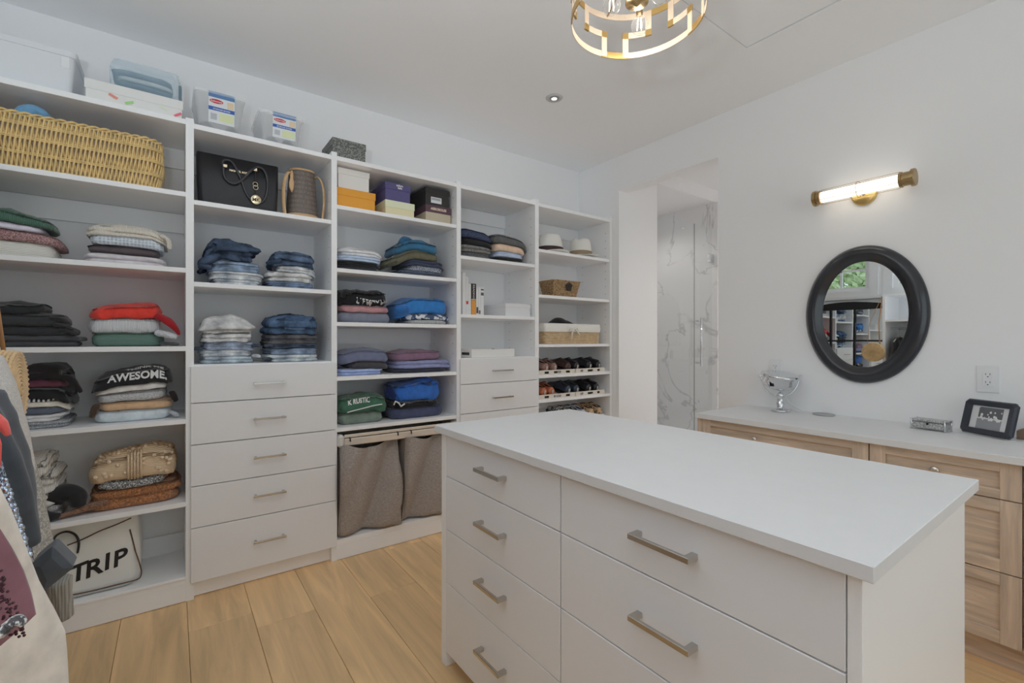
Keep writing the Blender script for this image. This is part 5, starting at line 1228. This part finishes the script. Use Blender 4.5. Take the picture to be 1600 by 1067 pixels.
rows = [(.958, [('brown', 853, 'brown leather shoe, left of its pair, on the upper shoe shelf'), ('brown', 866, 'brown leather shoe, right of its pair, on the upper shoe shelf'), ('dkb', 888, 'dark burgundy-black shoe, left of its pair, in the middle of the upper shoe shelf'), ('black', 901, 'black shoe with pale heel edge in the middle of the upper shoe shelf'), ('black', 921, 'black laced shoe, left of the right-hand pair on the upper shoe shelf'), ('black', 935, 'black laced shoe at the right end of the upper shoe shelf')]),
        (.775, [('cognac', 850, 'cognac brown shoe, left of its pair, on the lower shoe shelf'), ('cognac', 862, 'cognac brown shoe, right of its pair, on the lower shoe shelf'), ('navy', 888, 'dark navy shoe, left of its pair, in the middle of the lower shoe shelf'), ('navy', 901, 'dark navy shoe, right of its pair, in the middle of the lower shoe shelf'), ('black', 920, 'black shoe with pale heel edge, left of the right-hand pair, lower shoe shelf'), ('black', 932, 'black shoe at the right end of the lower shoe shelf')]),
        (.575, [('zebra', 888, 'black and white patterned shoe behind the island, left one'), ('zebra', 900, 'black and white patterned shoe behind the island, right one'), ('silver', 911, 'silvery shoe beside the leopard print shoes'), ('leo', 924, 'leopard print shoe behind the island, left one'), ('leo', 937, 'leopard print shoe behind the island, at the right end')])]
first = {}
for zs_, row in rows:
    for k, (c, u, lab) in enumerate(row):
        low = zs_ < .6
        if c in first: s = copy_tree(first[c]); s['label'] = lab
        else: s = first[c] = make_shoe(lab, LSH[c], SOLE, SOLEW if c in ('black', 'navy', 'cognac', 'brown') else None, 0)
        place(s, u, zs_)
# ================================================================== CHANDELIER
RC, ZB, ZT = .207, 2.246, 2.386
ct = thing('drum_chandelier', 'brass drum chandelier of open key-pattern bands above the island', 'chandelier', (CHX, CHY, ZC))
def band_arc(mb, q0, q1, z0, z1, r=RC, t=.0022, n=None):
    n = n or max(2, int(abs(q1 - q0) / 6)); rings = []
    for i in range(n + 1):
        q = R(q0 + (q1 - q0) * i / n); c_, s_ = math.cos(q), math.sin(q)
        rings.append([(CHX + (r) * c_, CHY + (r) * s_, z0), (CHX + (r + t) * c_, CHY + (r + t) * s_, z0), (CHX + (r + t) * c_, CHY + (r + t) * s_, z1), (CHX + r * c_, CHY + r * s_, z1)])
    return mb.loft(rings, smooth=False, loop=False)
BW = .021
for z, nm in ((ZB, 'lower_ring'), (ZT, 'upper_ring')):
    mb = MB(); rings = []
    for i in range(72):
        q = R(5 * i); c_, s_ = math.cos(q), math.sin(q)
        rings.append([(CHX + RC * c_, CHY + RC * s_, z), (CHX + (RC + .0022) * c_, CHY + (RC + .0022) * s_, z), (CHX + (RC + .0022) * c_, CHY + (RC + .0022) * s_, z + BW), (CHX + RC * c_, CHY + RC * s_, z + BW)])
    mb.loft(rings, loop=True, caps=False, smooth=False); mb.build(nm, M_BRASSL, ct)
view = math.degrees(math.atan2(CHY, CHX)); dq = BW / RC * 57.3 / 2
for k in range(4):
    for s in (-1, 1):
        # one step of the key: down from the upper ring, sideways, down to the lower ring (mirrored for s)
        qb = view - (45 - 33.75) + 90 * k + (0 if s > 0 else -22.5); qt = qb + (-22.5 if s < 0 else 22.5)
        qb, qt = (view + 11.25 + 90 * k, view - 11.25 + 90 * k) if s > 0 else (view + 33.75 + 90 * k, view + 56.25 + 90 * k)
        zm = (ZB + ZT) / 2; mb = MB(); r2 = RC + .0002 - .0022
        band_arc(mb, qt - dq, qt + dq, zm, ZT + BW * .9, r=r2, n=2); band_arc(mb, qb - dq, qb + dq, ZB + BW * .1, zm + BW, r=r2, n=2)
        band_arc(mb, min(qt, qb) - dq, max(qt, qb) + dq, zm, zm + BW, r=r2 - .0008)
        mb.build('key_band', M_BRASSL, ct)
GB = mat('gold_joint', (214, 178, 112), rough=.3, metal=.9)
for k in range(4):
    mb = MB(); qa, qb_ = view + 11.25 + 90 * k, view + 33.75 + 90 * k; band_arc(mb, qa - dq, qb_ + dq, ZB - .0004, ZB + BW + .0004, r=RC - .0006, t=.0034); mb.build('gold_band', GB, ct)
    mb = MB(); qa, qb_ = view - 33.75 + 90 * k, view - 11.25 + 90 * k; band_arc(mb, qa - dq, qb_ + dq, ZT - .0004, ZT + BW + .0004, r=RC - .0006, t=.0034); mb.build('gold_band', GB, ct)
    for q in (11.25, -11.25, 33.75, 56.25):
        mb = MB(); zm = (ZB + ZT) / 2; band_arc(mb, view + q + 90 * k - dq, view + q + 90 * k + dq, zm - .0003, zm + BW + .0003, r=RC - .0036, t=.0066, n=2); mb.build('gold_joint', GB, ct)
MB().tube([(CHX, CHY, ZC - .02), (CHX, CHY, 2.32)], .006, 12).build('stem', M_BRASS, ct)
MB().lathe([(.001, ZC), (.062, ZC), (.062, ZC - .018), (.05, ZC - .024), (.001, ZC - .026)], (CHX, CHY, 0), 32).build('ceiling_canopy', M_BRASS, ct)
MB().lathe([(.001, 2.328), (.012, 2.326), (.034, 2.312), (.036, 2.306), (.036, 2.298), (.012, 2.296), (.005, 2.289), (.001, 2.286)], (CHX, CHY, 0), 32).build('centre_disc', M_BRASS, ct)
CGL = clear('bulb_glass', (250, 248, 240), .12, .02)
for k in range(3):
    q = R(33 + 120 * k); c_, s_ = math.cos(q), math.sin(q); r = .085
    ar = MB().tube([(CHX, CHY, 2.332), (CHX + r * c_, CHY + r * s_, 2.332), (CHX + r * c_, CHY + r * s_, 2.345)], .005, 8).lathe([(.010, 2.352), (.011, 2.35), (.011, 2.318), (.009, 2.312)], (CHX + r * c_, CHY + r * s_, 0), 16).build('lamp_arm', M_BRASS, ct)
    MB().lathe([(.009, 2.312), (.013, 2.308), (.024, 2.296), (.0285, 2.280), (.024, 2.264), (.013, 2.254), (.001, 2.251)], (CHX + r * c_, CHY + r * s_, 0), 20).build('bulb', CGL, ar)
    mb = MB()
    for j in range(4):
        a = j * math.pi / 2; mb.tube([(CHX + r * c_ + .006 * math.cos(a), CHY + r * s_ + .006 * math.sin(a), 2.304), (CHX + r * c_ + .010 * math.cos(a), CHY + r * s_ + .010 * math.sin(a), 2.268)], .0012, 5)
    mb.build('filament', mat('filament', (255, 236, 200), emit=18), ar)
for k in range(3):
    q = R(view + 30 + 120 * k); MB().tube([(CHX, CHY, 2.44), (CHX + RC * math.cos(q), CHY + RC * math.sin(q), ZT + .01)], .0035, 6).build('support_rod', M_BRASS, ct)

# ================================================================== WALL SCONCE
ws = thing('wall_sconce', 'lit brass tube sconce on the right wall above the oval mirror', 'wall lamp', (XR, .886, 2.004))
SX, SZ = 2.888, 2.006
MB().lathe([(.030, .715), (.030, 1.052)], (SX, 0, SZ), 28, axis='y').build('light_tube', mat('lamp_glass', (255, 247, 232), emit=1.9), ws)
for ya, yb_ in ((.652, .713), (1.054, 1.092)):
    s = 1 if ya < .9 else -1; a, b = (ya, yb_) if s > 0 else (yb_, ya)
    MB().lathe([(.001, a), (.040, a), (.042, a + .004 * s), (.042, a + .016 * s), (.034, a + .018 * s), (.034, b - .012 * s), (.038, b - .010 * s), (.038, b), (.001, b)], (SX, 0, SZ), 32, axis='y', smooth=False).build('end_cap', M_BRASS, ws)
mb = MB()
for k in range(6):
    q = math.pi * 2 * k / 6 + .5; mb.tube([(SX + .041 * math.cos(q), .712, SZ + .041 * math.sin(q)), (SX + .041 * math.cos(q), 1.055, SZ + .041 * math.sin(q))], .0012, 5)
mb.tube([(SX + .041 * math.cos(q), .884, SZ + .041 * math.sin(q)) for q in [2 * math.pi * i / 28 for i in range(28)]], .0014, 5, loop=True)
mb.build('wire_cage', M_BRASS, ws)
MB().lathe([(.001, 0), (.058, 0), (.058, -.012), (.05, -.018), (.001, -.019)], (XR - .001, .884, SZ - .01), 36, axis='x').build('backplate', mat('bright_brass', (226, 194, 128), rough=.3, metal=1), ws)
MB().tube([(XR - .02, .884, SZ - .01), (SX + .042, .884, SZ - .005)], .009, 10).build('bracket', M_BRASS, ws)

# ================================================================== OVAL MIRROR
my, mz, ry, rz = .8895, 1.356, .274, .366
om = thing('oval_mirror', 'oval black-framed wall mirror above the oak vanity', 'mirror', (XR, my, mz - rz))
prof = [(0, .0), (.0, -.012), (.008, -.022), (.022, -.034), (.040, -.040), (.056, -.034), (.066, -.022), (.070, -.020), (.073, -.014), (.080, -.012), (.084, -.006), (.084, .0)]
rings = []
for i in range(96):
    q = 2 * math.pi * i / 96; c_, s_ = math.cos(q), math.sin(q)
    rings.append([(XR - .001 + d, my + (ry - r) * c_, mz + (rz - r) * s_) for r, d in prof])
MB().loft(rings, loop=True, caps=False).build('frame', mat('black_lacquer', (44, 46, 52), rough=.2, coat=.3), om)
MB().lathe([(1, 0), (.9999, -.004), (.0001, -.0042)], (XR - .002, my, mz), 64, axis='x', sx=ry - .082, sy=rz - .082, smooth=False).build('mirror_glass', M_MIRROR, om)

# ================================================================== OUTLETS
def outlet(yc, zc, label, w_=.074, h_=.122):
    t = thing('wall_outlet', label, 'outlet', (XR, yc, zc))
    bx('cover_plate', M_WHITE, t, XR - .006, XR, yc - w_ / 2, yc + w_ / 2, zc - h_ / 2, zc + h_ / 2, bevel=.002)
    f = bx('receptacle', M_WHITE, t, XR - .0085, XR - .006, yc - .0165, yc + .0165, zc - .034, zc + .034, bevel=.001)
    for dz in (-.018, .018):
        MB().box(XR - .0092, XR - .0085, yc - .008, yc - .006, zc + dz, zc + dz + .008).box(XR - .0092, XR - .0085, yc + .006, yc + .008, zc + dz, zc + dz + .008).box(XR - .0092, XR - .0085, yc - .0022, yc + .0022, zc + dz - .009, zc + dz - .005).build('socket_slots', mat('slot_dark', (60, 60, 60), rough=.8), f)
    return t
outlet(.4195, 1.043, 'white wall outlet above the picture frame')
t = outlet(1.336, 1.04, 'white wall outlet behind the chrome magnifying mirror'); MB().tube([(XR - .02, 1.336, 1.06), (XR - .03, 1.33, 1.0), (XR - .03, 1.25, .85), (2.96, 1.19, .812), (2.93, 1.16, .810), (2.92, 1.20, .811)], .003, 6).build('plug_cord', M_WHITE, t)

# ================================================================== THINGS ON THE VANITY
ZV = .8045
def cm(u, v, z=ZV):
    t = (z - HC) * FL / (CY - v); a = (u - CX) / FL; return (_f[0] + a * _r[0]) * t, (_f[1] + a * _r[1]) * t
mx, myy = 2.855, 1.255
t = thing('magnifying_mirror', 'round chrome tabletop magnifying mirror tipped up on a stand', 'mirror', (mx, myy, ZV))
MB().lathe([(.001, ZV), (.048, ZV), (.052, ZV + .006), (.046, ZV + .012), (.022, ZV + .02), (.018, ZV + .03), (.022, ZV + .05), (.016, ZV + .055), (.018, ZV + .085), (.024, ZV + .095), (.001, ZV + .118)], (mx, myy, 0), 32).build('base', M_CHROME, t)
yd = Vector((.81, -.59, 0)); zc_ = ZV + .205; rr_ = .098
MB().tube([tuple(Vector((mx, myy, zc_)) + yd * (rr_ + .012) * math.cos(q) + Vector((0, 0, 1)) * (rr_ + .022) * math.sin(q)) for q in [math.pi + math.pi * i / 24 for i in range(25)]], .004, 8).build('yoke_arm', M_CHROME, t)
T_ = Matrix.Translation((mx, myy, zc_)) @ Matrix.Rotation(R(12), 4, yd) @ Matrix.Rotation(R(4), 4, 'Y')
MB().lathe([(.001, -.082), (.045, -.078), (.076, -.062), (.088, -.034), (.090, -.010), (.102, -.002), (.102, .012), (.086, .015)], (0, 0, 0), 36).xf(T_).build('mirror_bowl', M_CHROME, t)
MB().lathe([(.086, .012), (.001, .0122)], (0, 0, 0), 36).xf(T_).build('mirror_glass', M_MIRROR, t)
for s_ in (-1, 1): MB().ball(tuple(Vector((mx, myy, zc_)) + yd * (rr_ + .02) * s_), .008, 10).build('pivot_knob', M_CHROME, t)
bx('switch', M_BLACK, t, mx - .086, mx - .078, myy - .001, myy + .020, zc_ - .055, zc_ - .02)
ux, uy = cm(1292, 647)
t = thing('coaster', 'small round grey coaster beside the magnifying mirror', 'coaster', (ux, uy, ZV)); MB().lathe([(.001, ZV), (.052, ZV), (.054, ZV + .003), (.052, ZV + .006), (.001, ZV + .006)], (min(ux, 2.915), uy, 0), 32).build('disc', paper('coaster_grey', (140, 140, 140)), t)
# ornate glass box
gx, gy = 2.83, .585
t = thing('trinket_box', 'ornate silver and glass trinket box on small feet', 'trinket box', (gx, gy, ZV))
OS = mat('pewter_filigree', (170, 170, 172), rough=.35, metal=.7, kind='tweed', col2=(236, 236, 236), scale=1.2)
ang = Matrix.Translation((gx, gy, 0)) @ Matrix.Rotation(R(-8), 4, 'Z')
MB().box(-.035, .035, -.062, .062, ZV + .008, ZV + .036, .002).xf(ang).build('body', OS, t)
MB().box(-.037, .037, -.064, .064, ZV + .038, ZV + .048, .002).xf(ang).build('lid', OS, t)
mb = MB()
for sx in (-1, 1):
    for sy in (-1, 1): mb.tube([(sx * .034, sy * .061, ZV), (sx * .034, sy * .061, ZV + .05)], .004, 8)
mb.xf(ang).build('corner_post', M_CHROME, t)
MB().ball((-.037, 0, ZV + .030), .005, 8).xf(ang).build('clasp', M_DARK, t)
# picture frame
P0, P1 = Vector((2.853, .492, ZV)), Vector((2.772, .318, ZV))
P0 = Vector((*cm(1503, 674), ZV)); P1 = Vector((*cm(1584, 689), ZV))
U = (P1 - P0); W_ = U.length; U.normalize(); Nn = Vector((U.y, -U.x, 0)); Nn = Nn if Nn.x < 0 else -Nn
tilt = R(14); V_ = (Vector((0, 0, 1)) * math.cos(tilt) - Nn * math.sin(tilt)); Wn = U.cross(V_); Wn = Wn if Wn.dot(Nn) > 0 else -Wn
H_ = .152
t = thing('picture_frame', 'black photo frame with cut corners standing on the vanity', 'picture frame', tuple((P0 + P1) / 2))
def pf(a, b, d): return tuple(P0 + U * (a * W_) + V_ * (b * H_) + Wn * (d + .003) + Vector((0, 0, .001)))
def frame_poly(i, ch): return [(i + ch, i * 1), (1 - i - ch, i), (1 - i, i + ch * 1.4), (1 - i, 1 - i - ch * 1.4), (1 - i - ch, 1 - i), (i + ch, 1 - i), (i, 1 - i - ch * 1.4), (i, i + ch * 1.4)]
outer = frame_poly(0, .06); inn = [(.15, .17), (.85, .17), (.86, .18), (.86, .82), (.85, .83), (.15, .83), (.14, .82), (.14, .18)]
MB().loft([[pf(a, b, .0) for a, b in outer], [pf(a, b, .010) for a, b in outer], [pf(a, b, .018) for a, b in [(.5 + (a - .5) * .94, .5 + (b - .5) * .92) for a, b in outer]], [pf(a, b, .010) for a, b in inn], [pf(a, b, .004) for a, b in inn]], caps=False, smooth=False).build('frame', mat('blue_black_frame', (52, 56, 66), rough=.3), t)
def quad(mb, a0, b0, a1, b1, d, t_=.0006): return mb.add([pf(a0, b0, d), pf(a1, b0, d), pf(a1, b1, d), pf(a0, b1, d), pf(a0, b0, d - t_), pf(a1, b0, d - t_), pf(a1, b1, d - t_), pf(a0, b1, d - t_)], [(0, 1, 2, 3), (7, 6, 5, 4), (0, 4, 5, 1), (1, 5, 6, 2), (2, 6, 7, 3), (3, 7, 4, 0)])
ph = quad(MB(), .13, .16, .87, .84, .003, .002).build('photograph', paper('photo_paper', (176, 176, 178)), t)
quad(quad(MB(), .30, .50, .74, .80, .0036), .28, .50, .36, .78, .0037).build('dark_print', paper('photo_dark', (84, 86, 90)), ph)
quad(MB(), .27, .18, .74, .46, .0038).build('grey_print', paper('photo_grey', (120, 122, 126)), ph)
mb = MB(); rr = random.Random(9)
for i in range(26):
    a, b, r_ = rr.uniform(.30, .72), rr.uniform(.44, .68), rr.uniform(.018, .04)
    mb.add([pf(a + r_ * math.cos(q) * .7, b + r_ * math.sin(q) * 1.2, .0040 + i * .00002) for q in [j * math.pi / 5 for j in range(10)]], [tuple(range(10))])
mb.build('white_print', paper('photo_white', (190, 190, 190)), ph, kind='stuff')
MB().add([pf(.42, .75, -.002), pf(.58, .75, -.002), tuple(P0 + U * W_ * .60 - Nn * .075 + Vector((0, 0, .001))), tuple(P0 + U * W_ * .40 - Nn * .075 + Vector((0, 0, .001))), pf(.42, .72, -.004), pf(.58, .72, -.004), tuple(P0 + U * W_ * .60 - Nn * .071 + Vector((0, 0, .001))), tuple(P0 + U * W_ * .40 - Nn * .071 + Vector((0, 0, .001)))], [(0, 1, 2, 3), (7, 6, 5, 4), (0, 4, 5, 1), (1, 5, 6, 2), (2, 6, 7, 3), (3, 7, 4, 0)]).build('easel_back', M_BLACK, t)
t = thing('wooden_block', 'brown wooden object partly hidden behind the picture frame', 'wooden object', (2.87, .285, ZV))
MB().prism([(.18, ZV), (.318, ZV), (.318, ZV + .035), (.24, ZV + .075), (.18, ZV + .085)], 'x', 2.85, 2.90).build('block', mat('walnut', (134, 112, 94), rough=.5), t, bevel=.002)

# ================================================================== LEFT CLOSET: panels, shelf, rod
lc = thing('hanging_closet', 'white open hanging closet along the left wall, above eye level shelf and rod', 'closet', (-.63, .5, 0))
bx('side_panel', M_MEL, lc, XL, -.425, 1.695, 1.72, 0, 1.735, bevel=.001); bx('side_panel', M_MEL, lc, XL, -.35, -.75, -.725, 0, 1.735, bevel=.001)
bx('shelf', M_MEL, lc, XL, -.43, -.725, 1.695, 1.425, 1.447); bx('shelf', M_MEL, lc, XL, -.43, -.725, 1.695, 1.712, 1.734)
bx('back_cleat', M_MEL, lc, XL, XL + .018, -.725, 1.695, 1.32, 1.42)
MB().tube([(-.62, -.725, 1.35), (-.62, 1.695, 1.35)], .014, 16).build('hanging_rod', M_CHROME, lc)
bx('backboard', M_MEL, lc, XL, XL + .006, -.725, 1.695, 0.02, 1.32)
# floor mirror with black window-pane frame
fm = thing('floor_mirror', 'arched floor mirror with a black window-pane frame, seen in the oval mirror', 'mirror', (-.84, 2.18, 0))
X0 = -.86
MB().box(X0, X0 + .012, 1.78, 2.595, .02, 1.62).build('mirror_glass', M_MIRROR, fm)
mb = MB()
for y in (1.765, 2.11, 2.37, 2.595): mb.box(X0 - .01, X0 + .03, y, y + .022, 0, 1.64 - .03 * abs(y - 2.19))
for z in (.0, .45, .87, 1.20): mb.box(X0 - .01, X0 + .028, 1.787, 2.60, z, z + .020)
AP = [(1.765, 1.60), (2.617, 1.60)] + [(2.617 - .852 * i / 12, 1.655 + .045 * math.sin(math.pi * i / 12)) for i in range(13)]
mb.prism(AP, 'x', X0 - .01, X0 + .032)
mb.build('frame', M_BLACK, fm)

# round straw bag hung from the end of the closet panel
sb = thing('straw_bag', 'round woven straw shoulder bag hanging by a tan strap', 'handbag', (-.33, 1.8, 1.0))
bc = Vector((-.372, 1.79, 1.085)); rb_ = .098
STW = mat('straw', (232, 198, 148), rough=.7, kind='cotton'); 
mb = MB()
for side in (-1, 1):
    P = []
    for i in range(220):
        q = i * .30; r = rb_ * (i / 219) ** .8; P.append((bc.x + side * (.034 + .008 * (1 - r / rb_)), bc.y + r * math.cos(q) , bc.z + r * math.sin(q)))
    mb.tube(P, [.0036 + .0012 * (j % 2) for j in range(len(P))], 5)
for k in range(9):
    x = bc.x - .034 + .0085 * k; P = [(x + .0016 * (1 if (i + k) % 2 else -1), bc.y + (rb_ + .002 + .003 * (1 - abs(k - 4) / 4) + .0015 * (1 if i % 2 else -1)) * math.cos(q), bc.z + (rb_ + .002 + .003 * (1 - abs(k - 4) / 4)) * math.sin(q)) for i, q in enumerate([2 * math.pi * j / 90 for j in range(90)])]
    mb.tube(P, .0048, 5, loop=True)
mb.build('woven_body', STW, sb, kind='stuff')
MB().lathe([(.001, -.03), (rb_ - .004, -.03), (rb_ - .002, 0), (rb_ - .004, .03), (.001, .03)], tuple(bc), 36, axis='x').build('inner_core', mat('straw_dark', (170, 136, 94), rough=.9), sb)
MB().tube([(bc.x, bc.y - .06, bc.z + .075), (bc.x - .03, 1.745, 1.40), (-.437, 1.7225, 1.70), (-.437, 1.7235, 1.712), (-.434, 1.73, 1.70), (bc.x - .02, 1.83, 1.40), (bc.x, bc.y + .06, bc.z + .075)], .006, 8, flat=(1, .4)).build('shoulder_strap', mat('tan_strap', (202, 156, 112), rough=.6), sb)
MB().tube([(-.437, 1.7205, 1.695), (-.437, 1.728, 1.70), (-.436, 1.732, 1.715)], .004, 6).build('hook', M_CHROME, sb)

# ================================================================== HANGING CLOTHES
def hang(name, label, cat, y, levels, m, th=.035, folds=5, seed=0, n=64, group='clothes on the hanging rod', hanger=True):
    """levels: (z, x_back, x_front) from the shoulder down"""
    t = thing(name, label, cat, (-.62, y, levels[-1][0]), group); L2 = []
    for i in range(len(levels) - 1):
        for k in range(5):
            s = k / 5; L2.append(tuple(levels[i][j] * (1 - s) + levels[i + 1][j] * s for j in range(3)))
    L2.append(levels[-1]); rings = []; zt, zb_ = L2[0][0], L2[-1][0]
    for z, xb_, xf in L2:
        f = (zt - z) / (zt - zb_); ring_ = []
        for k in range(n):
            q = 2 * math.pi * k / n; c_, s_ = math.cos(q), math.sin(q)
            a = math.copysign(abs(c_) ** .7, c_); x = (xb_ + xf) / 2 + (xf - xb_) / 2 * a
            wv = (.5 + .8 * f) * (.020 * math.sin(x * folds * 11 + seed + f * 1.5) + .010 * nz(x * 14, z * 2.5, seed))
            ring_.append((x + .006 * nz(z * 6, s_ * 2, seed), y + wv + s_ * th * (.65 + .5 * f) * (1 - .0 * abs(a)), z + .008 * nz(x * 8, seed, 1) * f))
        rings.append(ring_)
    b = MB().loft(rings).build('body', m, t)
    if hanger:
        MB().tube([(-.62, y, 1.33), (-.605, y, 1.345), (-.602, y, 1.362), (-.615, y, 1.369), (-.632, y, 1.362), (-.634, y, 1.35)], .0018, 6).tube([(-.62, y, 1.33), (-.62, y, zt + .02)], .0018, 6).build('hanger_hook', M_CHROME, t)
        MB().tube([(-.82, y, zt - .05), (-.62, y, zt + .02), (-.42, y, zt - .05)], .006, 8, flat=(1, .6)).build('hanger', mat('velvet_hanger', (210, 206, 200), rough=.8), t)
    return t
def HX(u, v, y): return at_y(u, v, y)
CRM2 = F('cotton', (196, 188, 178)); GT_ = F('tweed', (134, 132, 126), (168, 164, 156)); GRL = F('tweed', (176, 172, 168), (198, 195, 190)); SLT = F('cotton', (66, 70, 76)); COR = F('cotton', (214, 78, 72)); BUR = F('cotton', (122, 82, 92))
# grey tweed long cardigan, furthest along the rod
y = 1.47; 
def lev(y, pts): 
    out = []
    for u, v in pts: x, z = at_y(u, v, y); out.append((z, -.86, x))
    return out
t = hang('long_cardigan', 'long light grey boucle cardigan with a ribbed cuff, beside the straw bag', 'cardigan', 1.50, [(1.26, -.72, -.50)] + [(1.20, -.84, -.38)] + lev(1.50, [(14, 575), (36, 650), (58, 740), (72, 800), (88, 870), (92, 940)]), GT_, .04, 4, 1)
A = [at_y(u, v, 1.46) for u, v in ((6, 556), (24, 600), (42, 660), (58, 720), (70, 775))]
flap([(x - .02, 1.46, z) for x, z in A], [.045, .05, .05, .04, .015], GRL, t, name='lapel', flat=(1, .4))
A = [at_y(u, v, 1.47) for u, v in ((60, 700), (78, 780), (92, 850), (104, 900))]
flap([(x - .04, 1.46, z) for x, z in A], [.04, .05, .05, .042], GT_, t, name='sleeve', flat=(1, .7), seed=3, ridge=.08)
A = [at_y(u, v, 1.46) for u, v in ((104, 900), (108, 930), (113, 962))]
flap([(x - .012, 1.455, z) for x, z in A], [.034, .026, .024], F('rib', (120, 116, 108)), t, name='ribbed_cuff', flat=(1, .7), seed=4, ridge=.07, nr=9)
# slate jacket
t = hang('slate_jacket', 'dark slate satin jacket with a wide pointed cuff, in front of the grey cardigan', 'jacket', 1.20, [(1.25, -.72, -.50), (1.19, -.84, -.36)] + lev(1.20, [(-6, 600), (8, 660), (24, 730), (40, 800), (52, 900), (54, 1000)]), SLT, .04, 7, 5)
A = [at_y(u, v, 1.16) for u, v in ((4, 610), (22, 670), (42, 730), (58, 790), (72, 850))]
flap([(x - .034, 1.15, z) for x, z in A], [.045, .055, .055, .05, .040], SLT, t, name='sleeve', flat=(1, .7), seed=7, ridge=.2, nr=6)
q4 = [at_y(u, v, 1.14) for u, v in ((53, 874), (86, 846), (119, 878), (72, 916))]
MB().loft([[(x, 1.115, z) for x, z in q4], [(x, 1.108, z) for x, z in [((a + .5 * (q4[0][0] + q4[2][0])) / 2, (b + .5 * (q4[0][1] + q4[2][1])) / 2) for a, b in q4]]], smooth=False).build('cuff_face', SLT, t)
MB().loft([[(x, yy + .0, z) for x, z in q4] for yy in (1.115, 1.165)], smooth=False).build('cuff', SLT, t, bevel=.004)
# sequined top
t = hang('sequin_top', 'silver-blue sequined top glinting between the jacket and the cream dress', 'top', 1.02, [(1.25, -.72, -.50), (1.19, -.84, -.36)] + lev(1.02, [(-6, 690), (8, 760), (24, 810), (38, 860), (46, 890)]), F('tweed', (70, 80, 96), (176, 190, 206)), .02, 4, 9)
mb = MB(); rr = random.Random(2)
for i in range(170):
    s = rr.random(); u = 4 + 42 * s + rr.uniform(-7, 4); v = 748 + 128 * s + rr.uniform(-6, 6); x, z = at_y(u, v, .985)
    mb.ball((x, .985 + rr.uniform(-.004, .004), z), rr.uniform(.0028, .0045), 6)
mb.build('sequins', mat('sequin_silver', (200, 214, 232), rough=.15, metal=1), t, kind='stuff')
# coral red top
t = hang('coral_top', 'coral red top hanging at the left edge of the frame', 'top', .90, [(1.25, -.70, -.52), (1.18, -.84, -.36)] + lev(.90, [(-14, 655), (2, 668), (12, 690), (13, 720), (4, 745), (-8, 775)]), COR, .03, 4, 11)
A = [at_y(u, v, .87) for u, v in ((-8, 648), (4, 660), (15, 680))]; flap([(x, .865, z) for x, z in A], [.010, .012, .006], F('cotton', (226, 84, 78)), t, name='collar', flat=(1, .5))
# cream linen dress
t = hang('cream_dress', 'long cream linen dress hanging nearest the floor boards at the left edge', 'dress', .74, [(1.24, -.70, -.52), (1.17, -.84, -.36)] + lev(.74, [(-22, 680), (0, 740), (22, 790), (42, 850), (62, 910), (84, 960), (100, 1000), (101, 1067), (104, 1200), (106, 1330)]), CRM2, .045, 5, 13)
A = [at_y(u, v, .70) for u, v in ((-30, 715), (-8, 745), (12, 775), (25, 795))]; flap([(x - .03, .685, z) for x, z in A], [.05, .05, .04, .014], F('cotton', (176, 162, 150)), t, name='short_sleeve', flat=(1, .5), seed=9, ridge=.1)
# burgundy beaded blouse nearest the camera
t = hang('burgundy_blouse', 'sheer burgundy beaded blouse, nearest garment at the lower left corner', 'blouse', .55, [(1.24, -.70, -.50), (1.17, -.84, -.34)] + lev(.55, [(-40, 780), (-10, 830), (8, 870), (24, 910), (36, 950), (44, 985), (20, 1008), (-10, 1030)]), BUR, .02, 4, 17)
mb = MB(); rr = random.Random(5)
for i in range(120):
    s = rr.random(); u = -4 + 46 * s + rr.uniform(-30, -3); v = 865 + 115 * s + rr.uniform(0, 24); x, z = at_y(u, v, .52); mb.ball((x, .521, z), .0011, 6)
mb.build('beads', mat('dark_bead', (70, 34, 46), rough=.3), t, kind='stuff')
A = [at_y(u, v, .515) for u, v in ((-20, 985), (0, 988), (16, 975), (28, 968), (38, 975))]
flap([(x, .515, z) for x, z in A], [.007, .009, .008, .007, .005], F('tweed', (70, 68, 70), (190, 188, 186), .5), t, name='floral_trim', flat=(1, .5))
# a few more garments further back along the rod, seen only in the oval mirror
for k, (yy, c, l, zl) in enumerate(((1.62, (34, 34, 36), 'black top hanging next to the closet side panel', .75), (1.36, (190, 186, 180), 'white blouse hanging between the cardigan and the slate jacket', .7), (.30, (196, 192, 186), 'white shirt on the rod behind the photographer', .6), (.12, (92, 100, 120), 'blue-grey shirt on the rod behind the photographer', .6), (-.08, (150, 120, 110), 'dusty pink blouse on the rod behind the photographer', .6), (-.3, (60, 60, 66), 'charcoal dress on the rod behind the photographer', .4))):
    hang('blouse', l, 'blouse', yy, [(1.25, -.70, -.54), (1.19, -.84, -.40), (1.0, -.82, -.42), (zl, -.83, -.40)], F('cotton', c), .03, 5, 20 + k, n=40)
